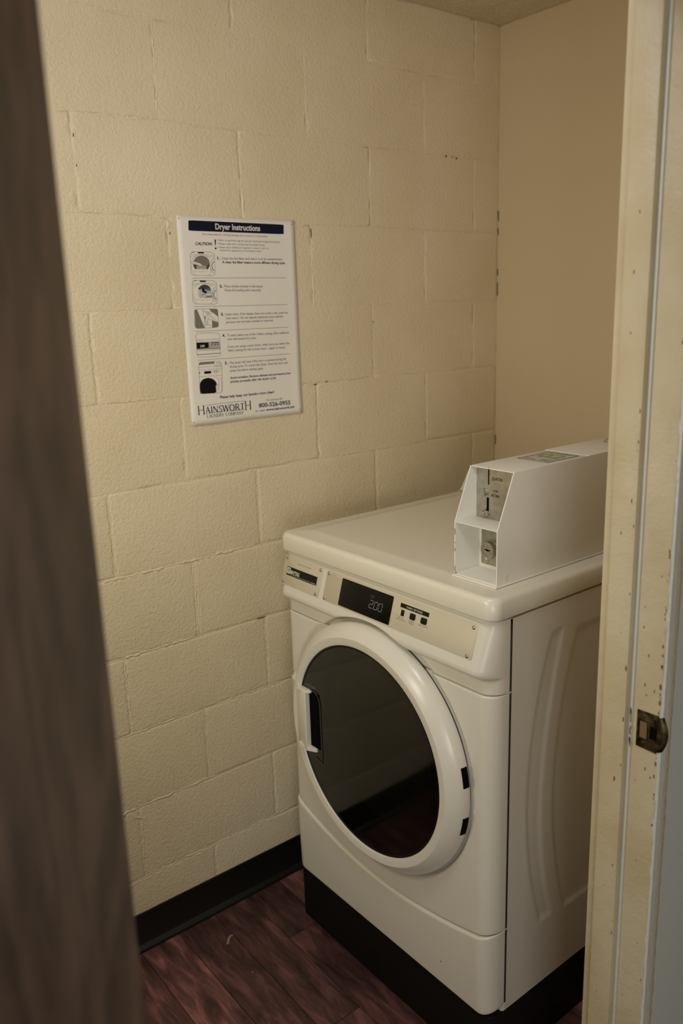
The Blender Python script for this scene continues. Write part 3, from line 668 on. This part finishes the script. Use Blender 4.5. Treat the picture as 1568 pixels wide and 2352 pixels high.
k_ = lathe_obj('lid_lock', [(.0135, .0), (.0135, .0008), (.0110, .0035), (.0105, .0060), (.0060, .0065), (0, .0065)], 28, (X0+.5780, .8560, cz1+.0014), m_steel, cb, axis='z')
# scratches on front edges
for (x, z0, z1) in ((cx0, 1.180, 1.192), (cx0, 1.1625, 1.1645), (cx0, 1.146, 1.152), (cx0, 1.104, 1.116)):
    box('edge_scratch', (x+.0010, x+.0021, yfront-.0002, yfront+.0003, z0, z1), m_chip, cb)
box('edge_scratch', (cx0+.001, cx0+.006, yfront, yfront+.0008, zb+.0020, zb+.0032), m_dark, cb)
for p in ((cx0+.0015, ytop-.0002), (cx0+.046, ytop-.0002)): box('edge_scratch', (p[0], p[0]+.0012, p[1]-.0002, p[1]+.0008, cz1-.0006, cz1+.0006), m_chip, cb)
# sticker: outline frame, green number, small print (no code square)
stk = box('sticker', (X0+.5555, X0+.6320, .5690, .6720, cz1+.0003, cz1+.0006), m_sticker, cb); stk['label'] = 'small white sticker with navy border and green number'
bw = .0022; a0, a1, b0_, b1_ = X0+.5560, X0+.6315, .5695, .6715
boxes('sticker_border', [(a0, a1, b0_, b0_+bw, cz1+.0006, cz1+.0008), (a0, a1, b1_-bw, b1_, cz1+.0006, cz1+.0008), (a0, a0+bw, b0_+bw, b1_-bw, cz1+.0006, cz1+.0008), (a1-bw, a1, b0_+bw, b1_-bw, cz1+.0006, cz1+.0008)], m_ink, stk)
def stxt(s, x, y, wd, cap, m, bold=0): textmesh('lettering', s, lambda a, b_: Vector((X0+x+a, y+b_, cz1+.0010)), wd, cap, m, stk, bold)
stxt('02', .5640, .6130, .058, .038, m_green, .0022)
stxt('MACHINE NUMBER', .566, .6590, .052, .0045, m_print); 
for i, (x_, w_) in enumerate(((.562, .030), (.562, .024), (.600, .026), (.600, .024), (.600, .02))):
    y_ = .581+(i % 3)*.006; box('print_line', (X0+x_, X0+x_+w_, y_, y_+.0022, cz1+.0006, cz1+.0008), m_ink2, stk)

# ================================================================== POSTER
PY0, PY1, PZ0, PZ1 = .2275, .5570, 1.3510, 1.8350; PWD, PHT = PY1-PY0, PZ1-PZ0
def homog(src, dst):
    A = []; bb = []
    for (x, y), (X, Y) in zip(src, dst):
        A += [[x, y, 1, 0, 0, 0, -X*x, -X*y], [0, 0, 0, x, y, 1, -Y*x, -Y*y]]; bb += [X, Y]
    return np.append(np.linalg.solve(np.array(A, float), np.array(bb, float)), 1).reshape(3, 3)
HM = homog([(100, 65), (1365, 110), (1440, 2150), (265, 2300)], [(0, 0), (1, 0), (1, 1), (0, 1)])
def sheet(a, b_):      # image crop pixels of the printed design -> metres on the sheet, from its top left corner
    v = HM@np.array([a, b_, 1.0]); return Vector((v[0]/v[2]*PWD, v[1]/v[2]*PHT))
def bend(s, t):        # how far the paper stands off the wall
    u_, v_ = s/PWD, t/PHT
    return .0016+.0012*math.sin(u_*math.pi)*(.4+v_)+.0030*max(0, v_-.86)/.14*(.5+.5*math.sin(u_*9))+.0022*max(0, u_-.9)/.1
def onsheet(p, h): return Vector((bend(p[0], p[1])+h, PY0+p[0], PZ1-p[1]))
po_ = empty('poster', (0, (PY0+PY1)/2, PZ0)); tag(po_, 'white printed dryer instructions poster fixed flat on the cream block wall', 'poster')
vs, fs = [], []; nu, nv = 24, 36
for j in range(nv+1):
    for i in range(nu+1): s, t = PWD*i/nu, PHT*j/nv; vs.append(onsheet((s, t), 0))
for j in range(nv):
    for i in range(nu): a = j*(nu+1)+i; fs.append((a, a+nu+1, a+nu+2, a+1))
nb0 = len(vs)
for j in range(nv+1):
    for i in range(nu+1): s, t = PWD*i/nu, PHT*j/nv; vs.append(onsheet((s, t), -.0004))
fs += [tuple(q+nb0 for q in f[::-1]) for f in fs[:]]
brd = [i for i in range(nu+1)]+[(nu+1)*j+nu for j in range(1, nv+1)]+[(nu+1)*nv+i for i in range(nu-1, -1, -1)]+[(nu+1)*j for j in range(nv-1, 0, -1)]
for i in range(len(brd)): q, r_ = brd[i], brd[(i+1) % len(brd)]; fs.append((q, r_, r_+nb0, q+nb0))
sheet_o = raw('paper_sheet', vs, fs, m_paper, po_, 3.14)
def ptext(s, L0, R0, cap, m, bold=0, shear=0, h=.00035):
    a, b_ = sheet(*L0), sheet(*R0); d = b_-a; wd = d.length; d.normalize(); n = Vector((d.y, -d.x))
    k = (sheet(L0[0], L0[1]-cap)-sheet(*L0)).length
    return textmesh('printed_line', s, lambda x, y: onsheet(a+d*x+n*y, h), wd, k, m, po_, bold, shear)
def ppoly(name, pts, m, h=.0003, par=None):
    bm = bmesh.new(); vv = [bm.verts.new((*sheet(*p), 0)) for p in pts]; bm.faces.new(vv); bmesh.ops.triangulate(bm, faces=bm.faces)
    for _ in range(7):
        lg_ = [e for e in bm.edges if e.calc_length() > .012]
        if not lg_: break
        bmesh.ops.subdivide_edges(bm, edges=lg_, cuts=1); bmesh.ops.triangulate(bm, faces=bm.faces)
    for v in bm.verts: v.co = onsheet((v.co.x, v.co.y), h)
    me = bpy.data.meshes.new(name); bm.to_mesh(me); bm.free(); return link(name, me, m, par or po_)
def pline(name, pts, wd, m, h=.00045, par=None):
    vs, fs = [], []; n = len(pts)
    for i, p in enumerate(pts):
        q0, q1 = pts[max(0, i-1)], pts[min(n-1, i+1)]; d = Vector((q1[0]-q0[0], q1[1]-q0[1])); d = d.normalized() if d.length else Vector((1, 0)); nn = Vector((-d.y, d.x))*wd/2
        vs += [onsheet(sheet(p[0]+nn.x, p[1]+nn.y), h), onsheet(sheet(p[0]-nn.x, p[1]-nn.y), h)]
    for i in range(n-1): fs.append((2*i, 2*i+1, 2*i+3, 2*i+2))
    me = bpy.data.meshes.new(name); me.from_pydata([tuple(v) for v in vs], [], fs); return link(name, me, m, par or po_)
def quadrr(tl, tr_, br_, bl_, r=.12, n=5):
    out = []
    for u, v in rrect(0, 0, 1, 1, r, n):
        v = 1-v; p = [(tl[k]*(1-u)+tr_[k]*u)*(1-v)+(bl_[k]*(1-u)+br_[k]*u)*v for k in (0, 1)]; out.append(tuple(p))
    return out
ppoly('title_bar', [p for p in quadrr((230, 118), (1254, 155), (1254, 258), (232, 230), .06, 4)], m_ink)
ptext('Dryer Instructions', (519, 212), (1000, 226), 60, m_paperink, .0010, 0, .0006)
G, D = m_ink2, m_ink
for s, l, r_, c, m, bo, sh in (
    ('Not responsible for clothing damage due to misuse or overloading.', (378, 273), (1078, 291), 19, G, 0, 0),
    ('CAUTION:', (304, 382), (484, 384), 29, D, .0007, .22),
    ('• Refer to garment tags for special washing & drying instructions.', (538, 337), (1215, 350), 19, G, 0, 0),
    ('• Never wash items containing flammable fumes.', (540, 375), (1050, 384), 19, G, 0, 0),
    ('• Never allow children to operate or play in, with, or', (543, 413), (1090, 419), 19, G, 0, 0),
    ('around the equipment or the laundry room.', (566, 444), (1014, 450), 19, G, 0, 0),
    ('1.', (540, 534), (570, 534), 28, D, .0006, 0),
    ('Clean the lint filter and return it to its compartment.', (588, 534), (1241, 536), 24, G, .0001, 0),
    ('A clean lint filter means a more efficient drying cycle.', (592, 573), (1269, 576), 23, D, .0004, 0),
    ('2.', (563, 832), (594, 832), 28, D, .0006, 0),
    ('Place clothes loosely in the dryer.', (612, 830), (1028, 828), 25, G, .0001, 0),
    ('Close the loading door securely.', (614, 872), (1006, 868), 25, G, .0001, 0),
    ('3.', (577, 1132), (607, 1130), 28, D, .0006, 0),
    ('Insert coins. If the display does not credit a coin, push the', (624, 1128), (1292, 1104), 24, G, .0001, 0),
    ("'coin return'. Do not deposit additional coins until the", (626, 1170), (1240, 1145), 24, G, .0001, 0),
    ('previous coin has been counted or returned.', (630, 1212), (1134, 1187), 24, G, .0001, 0),
    ('4.', (590, 1356), (620, 1354), 28, D, .0006, 0),
    ('To start, select one of the 3 fabric settings. Each additional', (640, 1352), (1302, 1316), 24, G, .0001, 0),
    ('coin will extend dry time.', (643, 1392), (955, 1376), 24, G, .0001, 0),
    ('If you are using a stack dryer, make sure you select the', (649, 1472), (1307, 1428), 24, G, .0001, 0),
    ('fabric setting for the correct dryer - upper or lower.', (652, 1512), (1266, 1472), 24, G, .0001, 0),
    ('5.', (616, 1648), (646, 1646), 28, D, .0006, 0),
    ('The dryer will stop if the door is opened during the', (664, 1643), (1272, 1594), 24, G, .0001, 0),
    ('drying cycle. To restart the dryer, close the door and', (668, 1684), (1286, 1634), 24, G, .0001, 0),
    ('press the fabric setting again.', (670, 1726), (1028, 1696), 24, G, .0001, 0),
    ('Avoid wrinkling: Remove delicate and permanent press', (670, 1802), (1318, 1744), 23, D, .0003, .2),
    ('articles promptly after the drying cycle.', (670, 1842), (1164, 1796), 23, D, .0003, .2),
    ('Please help keep our laundry room clean!', (564, 2008), (1140, 1946), 27, D, .0004, 0),
    ('For service call:', (1058, 2032), (1226, 2014), 22, G, .0001, 0),
    ('800-526-0955', (976, 2100), (1310, 2064), 42, D, .0006, 0),
    ('or visit', (936, 2150), (1038, 2138), 24, G, .0002, .15),
    ('www.hainsworth.biz', (1050, 2136), (1352, 2100), 25, D, .0004, 0)): ptext(s, l, r_, c, m, bo, sh)
ppoly('caution_mark', [(511, 322), (525, 322), (522, 384), (514, 384)], m_ink); ppoly('caution_mark', [(522+10*math.cos(t), 416+10*math.sin(t)) for t in [k*math.pi/6 for k in range(12)]], m_ink)
for a, b_ in (((268, 736), (1281, 723)), ((286, 1040), (1290, 1007)), ((303, 1302), (1300, 1248)), ((330, 1607), (1314, 1530))):
    pline('divider_rule', [(a[0]+(b_[0]-a[0])*k/12, a[1]+(b_[1]-a[1])*k/12) for k in range(13)], 3.2, m_ink2)
# serif company lettering drawn from strokes
SER = {'H': [((.15, 0), (.15, 1), 2), ((.85, 0), (.85, 1), 2), ((.15, .52), (.85, .52), 1)], 'A': [((.5, 1), (.12, 0), 1), ((.5, 1), (.9, 0), 2), ((.24, .35), (.74, .35), 1)],
       'I': [((.5, 0), (.5, 1), 2)], 'N': [((.15, 0), (.15, 1), 1), ((.15, 1), (.85, 0), 2), ((.85, 0), (.85, 1), 1)], 'W': [((.05, 1), (.28, 0), 2), ((.28, 0), (.5, 1), 1), ((.5, 1), (.73, 0), 2), ((.73, 0), (.96, 1), 1)],
       'R': [((.2, 0), (.2, 1), 2), ((.5, .5), (.92, 0), 2)], 'T': [((.5, 0), (.5, 1), 2), ((.08, .98), (.92, .98), 1)], 'L': [((.25, 0), (.25, 1), 2), ((.25, .02), (.85, .02), 1)], 'U': [((.15, 1), (.15, .3), 2), ((.85, 1), (.85, .3), 1)],
       'D': [((.18, 0), (.18, 1), 2)], 'Y': [((.08, 1), (.5, .45), 2), ((.92, 1), (.5, .45), 1), ((.5, 0), (.5, .45), 2)], 'C': [], 'O': [], 'S': [], 'M': [((.12, 0), (.12, 1), 1), ((.12, 1), (.5, .1), 2), ((.5, .1), (.88, 1), 1), ((.88, 0), (.88, 1), 2)], 'P': [((.22, 0), (.22, 1), 2)]}
CUR = {'O': [(.5+.42*math.cos(t), .5+.5*math.sin(t)) for t in [k*math.pi/12 for k in range(25)]], 'C': [(.52+.42*math.cos(t), .5+.5*math.sin(t)) for t in [math.radians(45+270*k/18) for k in range(19)]],
       'S': [(.8, .85), (.62, .98), (.4, .98), (.22, .85), (.22, .68), (.4, .55), (.62, .45), (.8, .32), (.8, .13), (.6, .01), (.38, .01), (.18, .16)], 'R': [(.2, .98), (.55, .98), (.75, .88), (.78, .74), (.72, .58), (.5, .5), (.2, .5)],
       'P': [(.22, .98), (.58, .98), (.8, .88), (.82, .72), (.76, .56), (.55, .46), (.22, .46)], 'D': [(.18, .98), (.5, .98), (.78, .85), (.88, .5), (.78, .15), (.5, .02), (.18, .02)], 'U': [(.15, .3), (.22, .1), (.4, 0), (.6, 0), (.78, .1), (.85, .3)]}
def serif(ch, o, ex_, ey_, w_, h_, th_):
    vs, fs = [], []
    def q(p): return (o[0]+ex_[0]*p[0]*w_+ey_[0]*p[1]*h_, o[1]+ex_[1]*p[0]*w_+ey_[1]*p[1]*h_)
    def seg(a, b_, t):
        A, B_ = Vector(q(a)), Vector(q(b_)); d = B_-A
        if d.length < 1e-6: return
        d.normalize(); nn = Vector((-d.y, d.x))*t/2; k = len(vs)
        for v in (A+nn, A-nn, B_-nn, B_+nn): vs.append(onsheet(sheet(v.x, v.y), .0004))
        fs.append((k, k+1, k+2, k+3))
    for a, b_, t in SER[ch]:
        seg(a, b_, th_*(1 if t == 2 else .5))
        for p in (a, b_):
            if p[1] in (0, 1) and not (ch in 'AN' and p[0] in (.5,)) and ch != 'W' or (ch == 'W' and p[1] == 1): sw = .11; seg((p[0]-sw, p[1]), (p[0]+sw, p[1]), th_*.45)
    c_ = CUR.get(ch, [])
    for a, b_ in zip(c_[:-1], c_[1:]):
        mxx = abs((a[0]+b_[0])/2-.5); seg(a, b_, th_*(.55+.9*min(1, mxx*2.2)*.6))
    me = bpy.data.meshes.new('printed_letter'); me.from_pydata([tuple(v) for v in vs], [], fs); link('printed_letter', me, m_ink, po_)
def sertext(s, L0, R0, cap, th_, widths, caps=None):
    d = Vector((R0[0]-L0[0], R0[1]-L0[1])); wd = d.length; d.normalize(); ey_ = Vector((-.06, -1)).normalized(); tot = sum(widths); x = 0
    for i, ch in enumerate(s):
        cw = widths[i]/tot*wd
        if ch != ' ':
            h_ = caps[i] if caps else cap; o = Vector(L0)+d*x+(Vector((0, 0)) if not caps or h_ == cap else -ey_*(h_-cap)*.30)
            serif(ch, (o.x, o.y), d, ey_, cw*.96, h_, th_)
        x += cw
sertext('HAINSWORTH', (326, 2176), (900, 2114), 70, 10, [1.35, .95, .45, 1.0, .72, 1.25, 1.0, .95, .85, 1.25], [92, 66, 66, 66, 66, 66, 66, 66, 66, 92])
sertext('LAUNDRY COMPANY', (418, 2212), (815, 2170), 33, 4.5, [.8, .9, .95, 1, 1, .9, .9, .4, 1, 1.05, 1.15, .8, .9, 1, .9])
pline('logo_rule', [(412, 2080), (600, 2055), (825, 2030)], 3, m_ink); pline('logo_rule', [(412, 2166), (600, 2143), (825, 2121)], 3, m_ink)
# five pictures
def frame(tl, tr_, br_, bl_, fill=None):
    p = quadrr(tl, tr_, br_, bl_, .14, 6)
    if fill: ppoly('picture_ground', p, fill, .0002)
    pline('picture_frame', p+[p[0]], 3, m_grey, .0005); return p
def ell(cx, cy, rx, ry, a0=0, a1=360, n=28): return [(cx+rx*math.cos(math.radians(a0+(a1-a0)*k/n)), cy+ry*math.sin(math.radians(a0+(a1-a0)*k/n))) for k in range(n+1)]
def rectp(x0_, y0_, x1_, y1_): return [(x0_, y0_), (x1_, y0_), (x1_, y1_), (x0_, y1_)]
for (ox, oy, v) in ((0, 0, 0), (20, 304, 1)):
    T = lambda L_: [(x+ox, y+oy) for x, y in L_]
    frame(*T([(250, 455), (508, 457), (518, 708), (258, 706)]))
    ppoly('picture_shape', T(rectp(332, 457, 396, 471)), m_print); ppoly('picture_shape', T([(262, 458), (296, 456), (290, 462), (262, 463)]), m_print)
    pline('picture_outline', T([(252, 487), (505, 486)]), 2, m_grey); pline('picture_outline', T([(253, 505), (320, 503)]), 2, m_grey); pline('picture_outline', T([(420, 503), (505, 502)]), 2, m_grey)
    pline('picture_outline', T([(262, 600), (268, 640), (284, 680), (304, 706)]), 2, m_grey); pline('picture_outline', T([(478, 640), (464, 680), (446, 705)]), 2, m_grey); pline('picture_outline', T(ell(370, 572, 106, 92, 200, 330, 16)), 2, m_grey)
    pline('picture_outline', T(ell(520, 600, 58, 82, 105, 255, 20)), 3, m_dgrey); pline('picture_outline', T(ell(520, 605, 40, 52, 105, 250, 18)), 6, m_print)
    pline('picture_outline', T([(285, 660), (370, 662), (445, 660)]), 2, m_lgrey); pline('picture_outline', T(ell(372, 664, 9, 8, 0, 180, 8)), 2, m_grey)
    if v == 0:
        ppoly('picture_shape', ell(370, 575, 86, 80, 160, 380, 30)+[(440, 640), (300, 640)], m_grey, .00035)
        ppoly('picture_shape', [(285, 575), (310, 600), (318, 640), (300, 636), (283, 605)], m_dgrey, .0004); ppoly('picture_shape', [(455, 575), (430, 602), (424, 640), (440, 638), (456, 605)], m_dgrey, .0004)
        ppoly('picture_shape', [(314, 612), (345, 600), (420, 604), (424, 640), (316, 640)], m_lgrey, .00045); pline('picture_outline', [(316, 618), (424, 616)], 2, m_dgrey, .0005)
        ppoly('picture_shape', [(256, 555), (300, 560), (350, 575), (372, 590), (380, 606), (355, 610), (330, 596), (258, 582)], m_paperink, .00055); pline('picture_outline', [(256, 555), (300, 560), (350, 575), (372, 590), (380, 606), (355, 610), (330, 596), (258, 582)], 2, m_dgrey, .0006)
    else:
        ppoly('picture_shape', ell(402, 885, 74, 82, 200, 340, 20), m_dgrey, .00035)
        ppoly('picture_shape', [(336, 870), (366, 850), (480, 862), (492, 900), (486, 938), (350, 944), (330, 905)], m_paperink, .0004)
        ppoly('picture_shape', [(368, 852), (392, 842), (410, 868), (430, 880), (418, 896), (380, 884)], m_ink, .0005); ppoly('picture_shape', [(410, 858), (428, 840), (464, 848), (470, 870), (430, 872)], m_blue, .0005)
        for L_ in ([(334, 872), (370, 890), (410, 896), (470, 874)], [(332, 900), (380, 915), (430, 890), (490, 898)], [(345, 930), (390, 905), (440, 925), (486, 915)], [(340, 850), (360, 862), (365, 880)], [(350, 944), (385, 925), (410, 944), (440, 930), (470, 944)]): pline('picture_outline', L_, 3.5, m_dgrey, .00055)
        for k in range(9): pline('picture_outline', [(415+k*8, 925+R.uniform(-4, 4)), (422+k*8, 942+R.uniform(-5, 3))], 5, m_dgrey, .0006)
f3 = frame((290, 1062), (542, 1060), (550, 1255), (300, 1272))
ppoly('picture_shape', [(296, 1075), (318, 1068), (402, 1266), (320, 1270), (303, 1250)], m_grey, .0003); ppoly('picture_shape', [(448, 1062), (535, 1062), (545, 1080), (546, 1140), (510, 1110), (470, 1085)], m_grey, .0003); ppoly('picture_shape', [(482, 1180), (548, 1208), (549, 1250), (484, 1262)], m_grey, .0003)
for L_ in ([(318, 1068), (402, 1266)], [(378, 1064), (386, 1088), (400, 1180), (402, 1266)], [(386, 1088), (440, 1090)], [(400, 1180), (482, 1175), (484, 1262)], [(440, 1150), (446, 1180)], [(402, 1240), (440, 1230), (484, 1240)], [(412, 1100), (440, 1096), (450, 1110), (420, 1118)], [(440, 1100), (470, 1090), (510, 1112), (546, 1142)], [(420, 1118), (450, 1128), (480, 1150), (546, 1208)], [(430, 1108), (478, 1118)], [(418, 1140), (440, 1136)]): pline('picture_outline', L_, 2.6, m_dgrey)
pline('picture_outline', ell(424, 1208, 14, 15), 2.5, m_dgrey); pline('picture_outline', [(424, 1202), (424, 1214)], 3, m_dgrey); ppoly('picture_shape', [(402, 1138), (410, 1136), (413, 1165), (405, 1172)], m_print)
frame((307, 1318), (560, 1314), (573, 1560), (322, 1576))
ppoly('picture_shape', [(315, 1420), (443, 1415), (446, 1475), (319, 1484)], m_print, .0004); ppoly('picture_shape', [(443, 1412), (561, 1406), (566, 1476), (446, 1484)], m_lgrey, .0003); ppoly('picture_shape', [(319, 1484), (566, 1474), (566, 1482), (319, 1494)], m_grey, .0004)
ptext('2:00', (352, 1468), (400, 1466), 24, m_paperink, .0003, .15, .0007)
for L_ in ([(310, 1392), (558, 1376)], [(312, 1410), (560, 1398)], [(320, 1506), (568, 1494)]): pline('picture_outline', L_, 2.4, m_dgrey)
pline('picture_outline', [(323, 1548), (572, 1528)], 7, m_grey); pline('picture_outline', [(468, 1420), (550, 1416)], 7, m_print, .0006)
for k in range(3): pline('picture_outline', [(474+k*31, 1439-k*1.5), (488+k*31, 1438-k*1.5)], 7, m_print, .0006); pline('picture_outline', [(470+k*31, 1449-k*1.5), (490+k*31, 1448-k*1.5)], 2, m_dgrey, .0006)
frame((336, 1625), (582, 1614), (592, 1945), (352, 1962))
ppoly('picture_shape', [(338, 1650), (345, 1630), (500, 1620), (504, 1640), (340, 1656)], m_grey, .0004); ppoly('picture_shape', [(396, 1723), (469, 1718), (470, 1744), (398, 1749)], m_print, .0004); ppoly('picture_shape', [(342, 1736), (354, 1735), (354, 1746), (343, 1747)], m_print, .0004)
for L_ in ([(338, 1680), (585, 1662)], [(340, 1712), (588, 1692)], [(342, 1780), (590, 1760)], [(502, 1622), (506, 1662), (528, 1674)], [(528, 1630), (530, 1674), (572, 1672), (568, 1628), (528, 1630)], [(480, 1722), (510, 1712), (545, 1704)], [(490, 1732), (520, 1738), (545, 1722), (575, 1718)], [(540, 1880), (556, 1830), (540, 1790), (500, 1775)], [(548, 1890), (552, 1850)], [(575, 1780), (578, 1860), (582, 1940)]): pline('picture_outline', L_, 2.4, m_grey)
pline('picture_outline', ell(550, 1648, 12, 11), 2.2, m_grey); pline('picture_outline', ell(522, 1722, 16, 8), 3, m_dgrey)
ppoly('picture_shape', ell(440, 1868, 90, 76, 185, 368, 28)+[(524, 1940), (500, 1952), (380, 1962), (354, 1955)], m_print, .0004)
ppoly('picture_shape', [(517, 1868), (548, 1868), (550, 1925), (522, 1932)], m_paperink, .0006); pline('picture_outline', [(517, 1868), (548, 1868), (550, 1925), (522, 1932), (517, 1868)], 2, m_grey, .0007)
# corner tacks
for (s, t) in ((.006, .007), (PWD-.009, .010), (PWD-.008, PHT-.010), (.005, PHT-.008)):
    p = onsheet((s, t), .0005); lathe_obj('pin_mark', [(0, .0006), (.0011, .0003), (.0013, 0)], 8, p, m_chip, po_, axis='x')

# ================================================================== small litter
def scrap(name, pts, wd, label, mt):
    vs, fs = [], []
    for i, (x, y) in enumerate(pts):
        q0, q1 = pts[max(0, i-1)], pts[min(len(pts)-1, i+1)]; d = Vector((q1[0]-q0[0], q1[1]-q0[1])).normalized(); z = .0004+.0012*math.sin(i*1.3)**2
        for s, dz in ((-.5, 0), (0, .0014), (.5, 0)): vs.append((x-d.y*wd*s, y+d.x*wd*s, z+dz))
    for i in range(len(pts)-1):
        for k in range(2): fs.append((3*i+k, 3*i+k+1, 3*i+k+4, 3*i+k+3))
    o = raw(name, vs, fs, mt, None, 3.14); me = o.data; return tag(o, label, 'litter')
m_lint = mat('pale lint', (150, 136, 116), .9)
def sc(pts): return pts
scrap('paper_scrap', [(.1135, .177), (.112, .171), (.1175, .163), (.126, .155), (.135, .1485)], .006, 'small pale curled scrap on the planks near the black baseboard', m_lint)
scrap('lint_speck', [(.254, .149), (.257, .147), (.259, .148)], .0025, 'tiny pale lint speck on a floor plank in front of the dryer', m_lint)
